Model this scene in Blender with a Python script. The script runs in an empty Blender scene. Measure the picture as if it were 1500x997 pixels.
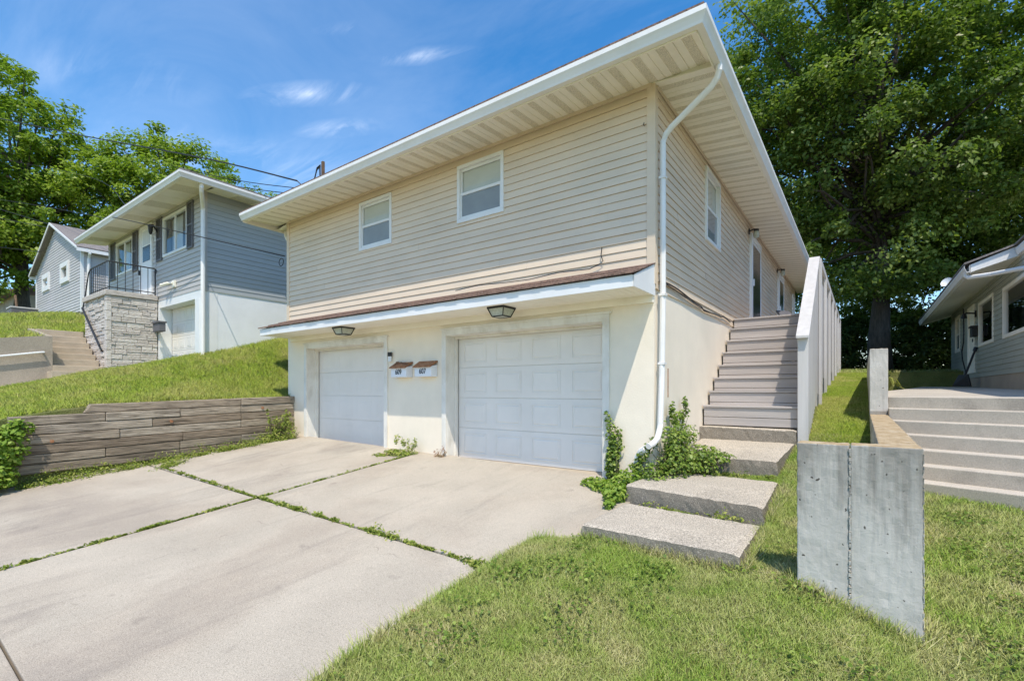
import bpy, bmesh, math, random
import numpy as np
from mathutils import Vector
random.seed(7); RNG = np.random.default_rng(11)
SC = bpy.context.scene
COL = SC.collection
SUN = Vector((.59, -.72, 1.715)).normalized()      # direction towards the sun

# ------------------------------------------------------------------ materials
def _ramp(nt, fac, stops):
    r = nt.nodes.new('ShaderNodeValToRGB')
    e = r.color_ramp.elements
    while len(e) < len(stops): e.new(0.5)
    for k, (p, c) in enumerate(stops):
        e[k].position = p; e[k].color = (*c, 1) if len(c) == 3 else c
    nt.links.new(fac, r.inputs[0]); return r.outputs[0]
def _mix(nt, fac, a, b, mode='MIX'):
    m = nt.nodes.new('ShaderNodeMix'); m.data_type = 'RGBA'; m.blend_type = mode
    for s, v in ((m.inputs[0], fac), (m.inputs[6], a), (m.inputs[7], b)):
        if isinstance(v, (int, float)): s.default_value = v
        elif isinstance(v, tuple): s.default_value = (*v, 1)
        else: nt.links.new(v, s)
    return m.outputs[2]
def _noise(nt, scale, detail=4, stretch=None, rough=.55, co='Object', dist=0):
    tc = nt.nodes.new('ShaderNodeTexCoord'); v = tc.outputs[co]
    if stretch:
        mp = nt.nodes.new('ShaderNodeMapping'); mp.inputs['Scale'].default_value = stretch
        nt.links.new(v, mp.inputs[0]); v = mp.outputs[0]
    n = nt.nodes.new('ShaderNodeTexNoise'); n.inputs['Scale'].default_value = scale
    n.inputs['Detail'].default_value = detail; n.inputs['Roughness'].default_value = rough
    n.inputs['Distortion'].default_value = dist
    nt.links.new(v, n.inputs['Vector']); return n.outputs[0]
def _math(nt, op, a, b=None):
    m = nt.nodes.new('ShaderNodeMath'); m.operation = op
    for s, v in zip(m.inputs, (a, b)):
        if v is None: continue
        if isinstance(v, (int, float)): s.default_value = v
        else: nt.links.new(v, s)
    return m.outputs[0]
def _attr(nt, name):
    a = nt.nodes.new('ShaderNodeAttribute'); a.attribute_name = name; return a.outputs['Fac']
def new_mat(name):
    m = bpy.data.materials.new(name); m.use_nodes = True
    nt = m.node_tree; b = nt.nodes['Principled BSDF']; return m, nt, b
def bump(nt, b, h, strength, dist=.01):
    n = nt.nodes.new('ShaderNodeBump'); n.inputs['Strength'].default_value = strength
    n.inputs['Distance'].default_value = dist
    nt.links.new(h, n.inputs['Height']); nt.links.new(n.outputs[0], b.inputs['Normal'])
def _panel(nt, col):
    return _mix(nt, 1, col, _ramp(nt, _attr(nt, 'rnd'), [(0, (.975, .97, .965)), (1, (1.02, 1.02, 1.02))]), 'MULTIPLY')
def simple(name, c, rough=.6, var=.12, scale=3, fine=60, fb=.15, metal=0, spec=.4, stretch=None, dirt=None, dirt_amt=.5, dirt_scale=1.2):
    m, nt, b = new_mat(name)
    n1 = _noise(nt, scale, 5, stretch)
    lo = tuple(x * (1 - var) for x in c); hi = tuple(min(1, x * (1 + var)) for x in c)
    col = _ramp(nt, n1, [(.3, lo), (.7, hi)])
    if dirt:
        n2 = _noise(nt, dirt_scale, 7, stretch, .65)
        f = _math(nt, 'MULTIPLY', _ramp(nt, n2, [(.48, (0, 0, 0)), (.72, (1, 1, 1))]), dirt_amt)
        col = _mix(nt, f, col, dirt)
    if 'siding' in name: col = _panel(nt, col)
    nt.links.new(col, b.inputs['Base Color'])
    b.inputs['Roughness'].default_value = rough; b.inputs['Metallic'].default_value = metal
    b.inputs['Specular IOR Level'].default_value = spec
    if fb: bump(nt, b, _noise(nt, fine, 3, stretch), fb, .01)
    return m

M = {}
M['siding'] = simple('beige vinyl siding', (.775, .63, .48), .5, .05, 1.2, 90, .05, dirt=(.5, .44, .36), dirt_amt=.25, dirt_scale=.7, stretch=(1, 1, 3))
M['soffit'] = simple('cream soffit vinyl', (.94, .885, .77), .55, .04, 1.5, 80, .04, dirt=(.6, .5, .36), dirt_amt=.2)
M['plaster'] = simple('cream painted masonry', (.90, .80, .655), .8, .04, 1.6, 45, .25, dirt=(.62, .55, .43), dirt_amt=.22, dirt_scale=1.1)
M['white'] = simple('white paint', (.83, .83, .82), .45, .04, 2, 60, .05, dirt=(.6, .57, .5), dirt_amt=.18, dirt_scale=2.5)
M['door_white'] = simple('garage door white', (.83, .79, .74), .5, .03, 1.3, 120, .04, dirt=(.62, .6, .56), dirt_amt=.2, dirt_scale=1.5)
M['old_trim'] = simple('weathered white trim', (.80, .77, .70), .7, .07, 4, 30, .3, dirt=(.45, .38, .28), dirt_amt=.45, dirt_scale=3.5, stretch=(1, 1, .5))
M['gutter'] = simple('white gutter metal', (.86, .84, .81), .4, .03, 2, 40, .03, dirt=(.6, .55, .45), dirt_amt=.25, dirt_scale=1.8)
M['black'] = simple('black metal', (.02, .02, .022), .5, .2, 5, 60, .1)
M['iron'] = simple('iron railing', (.03, .03, .033), .5, .2, 5, 60, .1)
M['dark'] = simple('dark interior', (.03, .032, .035), .8, .2, 3, 20, 0)
M['dark_glass'] = simple('screen door glass', (.035, .037, .04), .15, .2, 3, 20, 0)
M['curtain'] = simple('pale curtain', (.62, .64, .66), .9, .1, 6, 30, .3, stretch=(6, 6, .3))
M['dark_curtain'] = simple('charcoal curtain', (.10, .10, .105), .9, .2, 8, 30, .3, stretch=(6, 6, .3))
M['blind'] = simple('cream blind', (.86, .83, .74), .7, .05, 3, 20, .05)
M['screen'] = simple('insect screen', (.40, .395, .385), .8, .08, 3, 200, .1)
M['shutter'] = simple('charcoal shutter', (.13, .125, .135), .6, .1, 4, 60, .1)
M['grey_siding'] = simple('grey vinyl siding', (.50, .475, .45), .5, .05, 1.2, 90, .05, dirt=(.33, .33, .33), dirt_amt=.25, stretch=(1, 1, 3))
M['shaded_grey_siding'] = simple('shade tinted grey siding', (.38, .41, .42), .5, .05, 1.2, 90, .05, dirt=(.3, .33, .34), dirt_amt=.25, stretch=(1, 1, 3))  # same grey siding, with the side wall's bluish shade put into the colour
M['pale_siding'] = simple('pale grey siding', (.58, .555, .55), .5, .05, 1.2, 90, .05)
M['sage_siding'] = simple('grey green siding', (.40, .415, .355), .5, .05, 1.2, 90, .05)
M['white_wall'] = simple('white painted block', (.82, .83, .84), .8, .04, 2, 18, .35)
M['shingle_brown'] = None
M['deck'] = simple('greyed mauve deck board', (.46, .42, .40), .75, .12, 2, 40, .25, stretch=(.35, 6, 6), dirt=(.3, .26, .24), dirt_amt=.35)
M['deck_white'] = simple('worn white painted wood', (.58, .56, .545), .7, .08, 2, 40, .25, stretch=(6, 6, .35), dirt=(.46, .44, .43), dirt_amt=.4)
M['timber'] = None
M['rust'] = simple('rusty metal', (.30, .13, .06), .8, .35, 25, 60, .3, dirt=(.55, .34, .22), dirt_amt=.6, dirt_scale=18)
M['mail_white'] = simple('mailbox white enamel', (.80, .82, .85), .4, .03, 6, 60, .05)
M['lamp_glass'] = simple('rippled lamp glass', (.50, .52, .44), .25, .15, 40, 90, .5)
M['stucco_step'] = simple('path concrete', (.52, .48, .41), .9, .1, 4, 120, .3, dirt=(.36, .32, .26), dirt_amt=.4)
M['tan_step'] = simple('tan concrete', (.48, .40, .30), .9, .1, 3, 100, .3, dirt=(.3, .26, .2), dirt_amt=.35)
M['cable'] = simple('cable sheath', (.02, .02, .022), .6, .1, 5, 60, 0)
M['wood_pole'] = simple('mast wood', (.16, .10, .06), .8, .3, 6, 40, .3)
M['bark'] = simple('bark', (.085, .072, .06), .95, .4, 6, 14, 1.0, stretch=(3, 3, .6))
M['stem'] = simple('green stem', (.10, .11, .04), .8, .3, 6, 30, .1)
M['dry_stem'] = simple('dry stem', (.38, .28, .16), .9, .3, 6, 30, .1)
M['red_wood'] = simple('door sill brown', (.20, .10, .06), .8, .2, 6, 30, .1)

def shingles(name, c1, c2):
    m, nt, b = new_mat(name)
    tc = nt.nodes.new('ShaderNodeTexCoord')
    br = nt.nodes.new('ShaderNodeTexBrick'); nt.links.new(tc.outputs['Object'], br.inputs['Vector'])
    br.inputs['Color1'].default_value = (*c1, 1); br.inputs['Color2'].default_value = (*c2, 1)
    br.inputs['Mortar'].default_value = tuple(x * .3 for x in c1) + (1,)
    br.inputs['Scale'].default_value = 1; br.inputs['Brick Width'].default_value = .3
    br.inputs['Row Height'].default_value = .13; br.inputs['Mortar Size'].default_value = .008
    col = _mix(nt, .6, br.outputs[0], _ramp(nt, _noise(nt, 30, 4), [(.3, tuple(x * .5 for x in c1)), (.7, tuple(min(1, x * 1.6) for x in c2))]))
    nt.links.new(col, b.inputs['Base Color']); b.inputs['Roughness'].default_value = .95
    bump(nt, b, _noise(nt, 80, 3), .5, .01); return m
M['shingle_brown'] = shingles('brown shingles', (.12, .075, .055), (.24, .15, .115))
M['shingle_grey'] = shingles('grey shingles', (.16, .14, .13), (.26, .23, .21))

def timber_mat():
    m, nt, b = new_mat('weathered timber')
    oi = nt.nodes.new('ShaderNodeObjectInfo')
    base = _ramp(nt, oi.outputs['Random'], [(0, (.28, .22, .165)), (.5, (.40, .335, .265)), (1, (.50, .44, .365))])
    grain = _ramp(nt, _noise(nt, 9, 8, (6, .28, 6), .65, dist=.6), [(.34, (.18, .16, .14)), (.48, (.8, .77, .72)), (.68, (1.35, 1.32, 1.27))])
    col = _mix(nt, 1, base, grain, 'MULTIPLY')
    col = _mix(nt, _math(nt, 'MULTIPLY', _ramp(nt, _noise(nt, 1.7, 5, (1, .5, 1.6)), [(.5, (0, 0, 0)), (.68, (1, 1, 1))]), .55), col, (.07, .055, .042))
    nt.links.new(col, b.inputs['Base Color']); b.inputs['Roughness'].default_value = .95
    bump(nt, b, _noise(nt, 12, 8, (8, .3, 8), .7), .8, .02); return m
M['timber'] = timber_mat()

def concrete(name, c, agg=.35, agg_scale=260, stain=(.3, .27, .24), stain_amt=.35, warm=None, side_dark=0, stretch=None, sc=.8, worn=0):
    m, nt, b = new_mat(name)
    col = _ramp(nt, _noise(nt, 1.3, 6), [(.3, tuple(x * .9 for x in c)), (.7, tuple(x * 1.07 for x in c))])
    if warm: col = _mix(nt, _math(nt, 'MULTIPLY', _ramp(nt, _noise(nt, .55, 4, dist=.5), [(.45, (0, 0, 0)), (.65, (1, 1, 1))]), .6), col, warm)
    f = _math(nt, 'MULTIPLY', _ramp(nt, _noise(nt, sc, 7, stretch, .62, dist=.4), [(.5, (0, 0, 0)), (.72, (1, 1, 1))]), stain_amt)
    col = _mix(nt, f, col, stain)
    if worn:
        tyre = _math(nt, 'MULTIPLY', _ramp(nt, _noise(nt, 1.6, 7, (1.0, .22, 1), .7, dist=.7), [(.52, (0, 0, 0)), (.70, (1, 1, 1))]), worn)
        col = _mix(nt, tyre, col, (.20, .175, .155))
        spot = _math(nt, 'MULTIPLY', _ramp(nt, _noise(nt, 3.3, 3, rough=.5), [(.68, (0, 0, 0)), (.76, (1, 1, 1))]), .4)
        col = _mix(nt, spot, col, (.22, .19, .16))
        tcv = nt.nodes.new('ShaderNodeTexCoord'); nz = nt.nodes.new('ShaderNodeTexNoise'); nz.inputs['Scale'].default_value = 2.5; nt.links.new(tcv.outputs['Object'], nz.inputs['Vector'])
        vo = nt.nodes.new('ShaderNodeTexVoronoi'); vo.feature = 'DISTANCE_TO_EDGE'; vo.inputs['Scale'].default_value = .55
        vm = nt.nodes.new('ShaderNodeVectorMath'); vm.operation = 'ADD'; nt.links.new(tcv.outputs['Object'], vm.inputs[0]); nt.links.new(nz.outputs['Color'], vm.inputs[1]); nt.links.new(vm.outputs[0], vo.inputs['Vector'])
        ck = _math(nt, 'MULTIPLY', _ramp(nt, vo.outputs['Distance'], [(0, (1, 1, 1)), (.006, (0, 0, 0))]), _ramp(nt, _noise(nt, .8, 3), [(.63, (0, 0, 0)), (.68, (.55, .55, .55))]))
        col = _mix(nt, ck, col, (.13, .11, .095))
    g = _ramp(nt, _noise(nt, agg_scale, 2, rough=.7), [(.35, (1 - agg,) * 3), (.52, (1, 1, 1)), (.68, (1 + agg * .6,) * 3)])
    col = _mix(nt, 1, col, g, 'MULTIPLY')
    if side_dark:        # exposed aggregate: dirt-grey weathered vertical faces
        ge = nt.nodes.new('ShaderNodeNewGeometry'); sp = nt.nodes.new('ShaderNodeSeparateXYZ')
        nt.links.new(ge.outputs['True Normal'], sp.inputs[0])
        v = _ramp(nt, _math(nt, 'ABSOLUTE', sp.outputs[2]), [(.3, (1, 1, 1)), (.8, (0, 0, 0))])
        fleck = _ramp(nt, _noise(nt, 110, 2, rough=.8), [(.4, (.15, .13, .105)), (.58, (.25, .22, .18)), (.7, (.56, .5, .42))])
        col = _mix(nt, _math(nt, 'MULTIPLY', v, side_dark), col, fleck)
    nt.links.new(col, b.inputs['Base Color']); b.inputs['Roughness'].default_value = .92
    b.inputs['Specular IOR Level'].default_value = .25
    bump(nt, b, _noise(nt, agg_scale * .6, 3), .35, .006); return m
M['drive'] = concrete('driveway concrete', (.495, .435, .35), .34, 150, (.28, .245, .21), .55, warm=(.50, .415, .32), sc=.55, worn=.42)
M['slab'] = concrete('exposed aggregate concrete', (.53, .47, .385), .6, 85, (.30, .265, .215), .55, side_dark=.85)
M['patio'] = concrete('patio concrete', (.55, .50, .43), .2, 120, (.33, .3, .26), .5)
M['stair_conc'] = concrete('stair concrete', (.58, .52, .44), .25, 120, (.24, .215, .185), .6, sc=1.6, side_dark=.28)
M['brown_conc'] = concrete('old retaining concrete', (.42, .355, .28), .2, 60, (.22, .19, .16), .5)

def cast_wall(name):
    m, nt, b = new_mat(name)
    col = _ramp(nt, _noise(nt, 1.5, 6, dist=.8), [(.3, (.46, .435, .395)), (.55, (.57, .54, .495)), (.72, (.66, .635, .59))])
    tc = nt.nodes.new('ShaderNodeTexCoord'); sp = nt.nodes.new('ShaderNodeSeparateXYZ')
    nt.links.new(tc.outputs['Object'], sp.inputs[0])
    drip = _noise(nt, 13, 6, (1, 1, .07), .65)
    big = _noise(nt, 2.6, 6, (1, 1, .4), .6, dist=.6)
    h = _math(nt, 'MULTIPLY', _math(nt, 'MULTIPLY', _math(nt, 'SUBTRACT', sp.outputs[2], .42), .6), _math(nt, 'LESS_THAN', sp.outputs[2], 1.2))     # water marks run down from the top edge
    f = _math(nt, 'ADD', _math(nt, 'ADD', drip, big), h)
    f = _ramp(nt, _math(nt, 'MULTIPLY', f, .6), [(.64, (0, 0, 0)), (.84, (1, 1, 1))])
    col = _mix(nt, _math(nt, 'MULTIPLY', f, .68), col, (.19, .17, .145))
    pit = _ramp(nt, _noise(nt, 26, 2, rough=.4), [(.27, (.2, .19, .175)), (.30, (1, 1, 1))])
    col = _mix(nt, 1, col, pit, 'MULTIPLY')
    ge = nt.nodes.new('ShaderNodeNewGeometry'); s2 = nt.nodes.new('ShaderNodeSeparateXYZ')
    nt.links.new(ge.outputs['True Normal'], s2.inputs[0])
    top = _ramp(nt, s2.outputs[2], [(.6, (0, 0, 0)), (.9, (1, 1, 1))])
    lich = _ramp(nt, _noise(nt, 11, 8, rough=.7), [(.28, (.16, .12, .08)), (.4, (.38, .27, .15)), (.55, (.48, .37, .23)), (.75, (.56, .49, .39))])
    col = _mix(nt, top, col, lich)
    nt.links.new(col, b.inputs['Base Color']); b.inputs['Roughness'].default_value = .85
    b.inputs['Specular IOR Level'].default_value = .3
    bump(nt, b, _noise(nt, 30, 5, dist=.5), .3, .012); return m
M['cast'] = cast_wall('cast concrete')

def soil_mat():
    m, nt, b = new_mat('lawn soil')
    col = _ramp(nt, _noise(nt, 2.2, 6), [(.3, (.09, .11, .025)), (.5, (.16, .18, .045)), (.68, (.26, .24, .09))])
    col = _mix(nt, .5, col, _ramp(nt, _noise(nt, 60, 4), [(.3, (.05, .06, .02)), (.7, (.20, .22, .06))]))
    nt.links.new(col, b.inputs['Base Color']); b.inputs['Roughness'].default_value = 1
    bump(nt, b, _noise(nt, 40, 4), 1, .03); return m
M['soil'] = soil_mat()

def leaf_mat(name, stops, patch=None, trans=.3, rough=.5, patch_scale=1.5, soft=0):
    m, nt, b = new_mat(name)
    col = _ramp(nt, _attr(nt, 'rnd'), stops)
    if patch:
        f = _ramp(nt, _noise(nt, patch_scale, 5, dist=.5), [(.42, (0, 0, 0)), (.64, (1, 1, 1))])
        col = _mix(nt, _math(nt, 'MULTIPLY', f, .85), col, _ramp(nt, _attr(nt, 'rnd'), patch))
    nt.links.new(col, b.inputs['Base Color']); b.inputs['Roughness'].default_value = rough
    b.inputs['Specular IOR Level'].default_value = .35
    t = nt.nodes.new('ShaderNodeBsdfTranslucent'); nt.links.new(_mix(nt, 1, col, (1.0, 1.15, .55), 'MULTIPLY'), t.inputs[0])
    if soft:                               # rounded blades: shade mostly by the sward they stand in
        ge = nt.nodes.new('ShaderNodeNewGeometry'); v1 = nt.nodes.new('ShaderNodeVectorMath'); v1.operation = 'SCALE'; v1.inputs['Scale'].default_value = 1 - soft
        nt.links.new(ge.outputs['Normal'], v1.inputs[0]); v2 = nt.nodes.new('ShaderNodeVectorMath'); v2.inputs[1].default_value = (0, 0, soft); nt.links.new(v1.outputs[0], v2.inputs[0])
        v3 = nt.nodes.new('ShaderNodeVectorMath'); v3.operation = 'NORMALIZE'; nt.links.new(v2.outputs[0], v3.inputs[0]); nt.links.new(v3.outputs[0], b.inputs['Normal'])
    mx = nt.nodes.new('ShaderNodeMixShader'); mx.inputs[0].default_value = trans
    nt.links.new(b.outputs[0], mx.inputs[1]); nt.links.new(t.outputs[0], mx.inputs[2])
    nt.links.new(mx.outputs[0], nt.nodes['Material Output'].inputs[0]); return m
M['grass'] = leaf_mat('lawn grass', [(0, (.15, .28, .03)), (.45, (.31, .46, .07)), (.78, (.48, .56, .15)), (1, (.70, .63, .36))],
                      [(0, (.38, .39, .13)), (.5, (.62, .57, .27)), (1, (.76, .66, .44))], .25, .6, 1.3, .75)
M['grass_bright'] = leaf_mat('bright lawn grass', [(0, (.18, .30, .025)), (.5, (.36, .49, .05)), (.85, (.50, .56, .11)), (1, (.64, .58, .25))],
                      [(0, (.38, .43, .08)), (.6, (.58, .56, .18)), (1, (.66, .60, .30))], .25, .6, .9, .75)
M['oak_leaf'] = leaf_mat('oak leaf', [(0, (.07, .12, .022)), (.5, (.155, .235, .045)), (1, (.33, .40, .11))], trans=.45, rough=.4)
M['maple_leaf'] = leaf_mat('maple leaf', [(0, (.15, .23, .027)), (.5, (.27, .38, .05)), (1, (.42, .50, .10))], trans=.45, rough=.45)
M['under_leaf'] = leaf_mat('undergrowth leaf', [(0, (.05, .09, .018)), (1, (.12, .17, .035))], trans=.25)
M['ivy_leaf'] = leaf_mat('creeper leaf', [(0, (.08, .14, .02)), (.6, (.18, .28, .04)), (1, (.36, .43, .10))], trans=.25, rough=.4)
M['shrub_leaf'] = leaf_mat('shrub leaf', [(0, (.12, .22, .025)), (.6, (.24, .37, .045)), (1, (.38, .47, .09))], trans=.35)
M['weed_leaf'] = leaf_mat('weed leaf', [(0, (.14, .21, .03)), (.6, (.28, .36, .06)), (1, (.48, .47, .14))], trans=.3, soft=.5)
M['yellow_leaf'] = leaf_mat('yellow green leaf', [(0, (.3, .33, .07)), (1, (.5, .48, .2))], trans=.3)
M['dry_leaf'] = leaf_mat('dry leaf', [(0, (.28, .11, .05)), (1, (.36, .17, .08))], trans=.1)

def stone_mat():
    m, nt, b = new_mat('pale split stone')
    col = _ramp(nt, _attr(nt, 'rnd'), [(0, (.54, .475, .42)), (.5, (.66, .59, .53)), (1, (.76, .695, .63))])
    col = _mix(nt, .35, col, _ramp(nt, _noise(nt, 9, 6), [(.3, (.4, .35, .31)), (.7, (.72, .68, .63))]))
    nt.links.new(col, b.inputs['Base Color']); b.inputs['Roughness'].default_value = .9
    bump(nt, b, _noise(nt, 14, 5, (1, 1, 2.5)), .8, .03); return m
M['stone'] = stone_mat()

def glass_mat():
    m, nt, b = new_mat('window glass')
    nt.nodes.remove(b)
    tr = nt.nodes.new('ShaderNodeBsdfTransparent'); tr.inputs[0].default_value = (.86, .89, .9, 1)
    gl = nt.nodes.new('ShaderNodeBsdfGlossy'); gl.inputs['Roughness'].default_value = .02
    fr = nt.nodes.new('ShaderNodeLayerWeight'); fr.inputs[0].default_value = .5
    mx = nt.nodes.new('ShaderNodeMixShader')
    nt.links.new(_math(nt, 'ADD', _math(nt, 'MULTIPLY', _math(nt, 'POWER', fr.outputs['Facing'], 4), .8), .035), mx.inputs[0])
    nt.links.new(tr.outputs[0], mx.inputs[1]); nt.links.new(gl.outputs[0], mx.inputs[2])
    nt.links.new(mx.outputs[0], nt.nodes['Material Output'].inputs[0]); return m
M['glass'] = glass_mat()
def vent_mat():
    m, nt, b = new_mat('vented soffit strip')
    col = _ramp(nt, _noise(nt, 120, 1, rough=.3), [(.4, (.56, .51, .41)), (.6, (.86, .79, .65))])
    nt.links.new(col, b.inputs['Base Color']); b.inputs['Roughness'].default_value = .7; return m
M['vent'] = vent_mat()

# ------------------------------------------------------------------ objects
def tag(o, label=None, cat=None, group=None, kind=None):
    if label: o['label'] = label
    if cat: o['category'] = cat
    if group: o['group'] = group
    if kind: o['kind'] = kind
    return o
def thing(name, loc, label, cat, group=None):
    o = bpy.data.objects.new(name, None); COL.objects.link(o); o.location = loc; o.empty_display_size = .2
    o['origin'] = tuple(loc)
    return tag(o, label, cat, group)
def origin(o):
    while o.parent: o = o.parent
    return Vector(o.location)
def link(name, me, parent=None, base=None):
    o = bpy.data.objects.new(name, me); COL.objects.link(o)
    if parent is not None: o.parent = parent
    elif base is not None: o.location = base
    return o
class B:                                   # wall basis: u along, o outward, z up
    def __init__(s, O, U, N): s.O, s.U, s.N = Vector(O), Vector(U), Vector(N)
    def p(s, u, o, z): return s.O + s.U * u + s.N * o + Vector((0, 0, z))
WORLD = B((0, 0, 0), (1, 0, 0), (0, 1, 0))
class MB:
    def __init__(s): s.v, s.f, s.mi, s.rnd = [], [], [], []
    def poly(s, pts, mi=0, r=None):
        n = len(s.v); s.v += [tuple(p) for p in pts]; s.f.append(tuple(range(n, n + len(pts)))); s.mi.append(mi); s.rnd += [r or 0] * len(pts)
        return s
    def box(s, u0, u1, o0, o1, z0, z1, b=WORLD, mi=0, r=0):
        n = len(s.v)
        for z in (z0, z1):
            for (u, o) in ((u0, o0), (u1, o0), (u1, o1), (u0, o1)): s.v.append(tuple(b.p(u, o, z))); s.rnd.append(r)
        for q in ((0, 1, 2, 3), (4, 5, 6, 7), (0, 1, 5, 4), (1, 2, 6, 5), (2, 3, 7, 6), (3, 0, 4, 7)):
            s.f.append(tuple(n + k for k in q)); s.mi.append(mi)
        return s
    def prism(s, a, b2, mi=0):             # two matching polygons joined
        n = len(s.v); k = len(a); s.v += [tuple(p) for p in a] + [tuple(p) for p in b2]; s.rnd += [0] * (2 * k)
        s.f.append(tuple(range(n, n + k))); s.f.append(tuple(range(n + k, n + 2 * k))); s.mi += [mi, mi]
        for i in range(k):
            j = (i + 1) % k; s.f.append((n + i, n + j, n + k + j, n + k + i)); s.mi.append(mi)
        return s
    def sweep(s, rings, mi=0, closed=True, caps=True):
        n = len(s.v); k = len(rings[0])
        for r in rings: s.v += [tuple(p) for p in r]; s.rnd += [0] * k
        for a in range(len(rings) - 1):
            for i in range(k if closed else k - 1):
                j = (i + 1) % k
                s.f.append((n + a * k + i, n + a * k + j, n + (a + 1) * k + j, n + (a + 1) * k + i)); s.mi.append(mi)
        if caps and closed:
            s.f.append(tuple(range(n, n + k))); s.f.append(tuple(range(n + (len(rings) - 1) * k, n + len(rings) * k))); s.mi += [mi, mi]
        return s
    def tube(s, pts, r, n=8, mi=0, flat=1.0):
        pts = [Vector(p) for p in pts]; rr = r if isinstance(r, (list, tuple)) else [r] * len(pts)
        rings = []; ref = Vector((.31, .22, .92)).normalized()
        for i, p in enumerate(pts):
            d = (pts[min(i + 1, len(pts) - 1)] - pts[max(i - 1, 0)])
            if d.length < 1e-9: d = Vector((0, 0, 1))
            d.normalize()
            a = d.cross(ref)
            if a.length < .05: a = d.cross(Vector((1, 0, 0)))
            a.normalize(); c = d.cross(a)
            rings.append([p + (a * math.cos(t) + c * math.sin(t) * flat) * rr[i] for t in [2 * math.pi * k / n for k in range(n)]])
        return s.sweep(rings, mi)
    def build(s, name, mats, parent=None, base=None, smooth=False, bevel=0, noise=0):
        off = origin(parent) if parent is not None else Vector(base or (0, 0, 0))
        me = bpy.data.meshes.new(name)
        me.from_pydata([tuple(Vector(p) - off) for p in s.v], [], s.f)
        for m in (mats if isinstance(mats, (list, tuple)) else [mats]): me.materials.append(m)
        for p, i in zip(me.polygons, s.mi): p.material_index = i; p.use_smooth = smooth
        if any(s.rnd):
            a = me.attributes.new('rnd', 'FLOAT', 'POINT'); a.data.foreach_set('value', s.rnd)
        bm = bmesh.new(); bm.from_mesh(me)
        bmesh.ops.recalc_face_normals(bm, faces=bm.faces); bm.to_mesh(me); bm.free()
        o = link(name, me, parent, off)
        if bevel:
            md = o.modifiers.new('soft edge', 'BEVEL'); md.width = bevel; md.segments = 2; md.limit_method = 'ANGLE'
        return o

def leaves(name, pos, nrm, size, mat, parent=None, base=(0, 0, 0), aspect=.55, droop=.0, rnd=None):
    """many small pointed leaf faces as one mesh"""
    N = len(pos); off = np.array(origin(parent) if parent is not None else base, dtype=np.float64)
    pos = np.asarray(pos) - off; nrm = nrm / np.maximum(1e-6, np.linalg.norm(nrm, axis=1))[:, None]
    t = RNG.normal(size=(N, 3)); t -= nrm * np.sum(t * nrm, 1)[:, None]; t /= np.maximum(1e-6, np.linalg.norm(t, axis=1))[:, None]
    c = np.cross(nrm, t); L = np.asarray(size).reshape(-1, 1) * np.ones((N, 1))
    base_ = pos - t * L * .5; tip = pos + t * L * .5 - nrm * L * droop
    lf = pos + c * L * aspect * .5 + nrm * L * .12; rt = pos - c * L * aspect * .5 + nrm * L * .12
    V = np.stack([base_, lf, tip, rt], 1).reshape(-1, 3)
    return raw_quads(name, V, N, mat, parent, base, rnd if rnd is not None else RNG.random(N))
def raw_quads(name, V, N, mat, parent, base, rnd):
    me = bpy.data.meshes.new(name)
    me.vertices.add(4 * N); me.vertices.foreach_set('co', V.astype(np.float32).ravel())
    me.loops.add(4 * N); me.loops.foreach_set('vertex_index', np.arange(4 * N, dtype=np.int32))
    me.polygons.add(N); me.polygons.foreach_set('loop_start', np.arange(0, 4 * N, 4, dtype=np.int32))
    me.polygons.foreach_set('loop_total', np.full(N, 4, dtype=np.int32))
    a = me.attributes.new('rnd', 'FLOAT', 'POINT'); a.data.foreach_set('value', np.repeat(rnd, 4).astype(np.float32))
    me.materials.append(mat); me.update(calc_edges=True)
    return link(name, me, parent, base)

# ------------------------------------------------------------------ building helpers
def laps(p, q, z, L=3.6):
    u = p; e = p + L * (.2 + .8 * (.5 + .5 * math.sin(z * 213.7))); out = []
    while e < q - .3: out.append((u, e)); u = e; e += L
    return out + [(u, q)]
def siding(mb, b, u0, u1, z0, z1, h, openings=(), out=.02, inn=.005):
    z = z0
    while z < z1 - .004:
        ze = min(z + h, z1)
        cuts = sorted({z, ze} | {q for o in openings for q in o[2:4] if z < q < ze})
        off = lambda t: out + (inn - out) * (t - z) / h
        for a, c in zip(cuts, cuts[1:]):
            mid = (a + c) / 2; segs = [(u0, u1)]
            for (ua, ub, za, zb) in openings:
                if za <= mid <= zb:
                    ns = []
                    for (p, q) in segs:
                        if ub <= p or ua >= q: ns.append((p, q)); continue
                        if ua > p: ns.append((p, ua))
                        if ub < q: ns.append((ub, q))
                    segs = ns
            segs = [t for (p, q) in segs for t in laps(p, q, z)]
            for (p, q) in segs:
                sh = .0015 * math.sin(37 * p + 11 * z); r_ = .5 + .5 * math.sin(91 * p + 57 * z)
                off = lambda t, sh=sh: out + sh + (inn - out) * (t - z) / h
                mb.poly([b.p(p, off(a), a), b.p(q, off(a), a), b.p(q, off(c), c), b.p(p, off(c), c)], 0, r_ + .001)
                if a == z: mb.poly([b.p(p, 0, a + .003), b.p(q, 0, a + .003), b.p(q, off(a), a), b.p(p, off(a), a)])
        z = ze
    return mb
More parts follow.
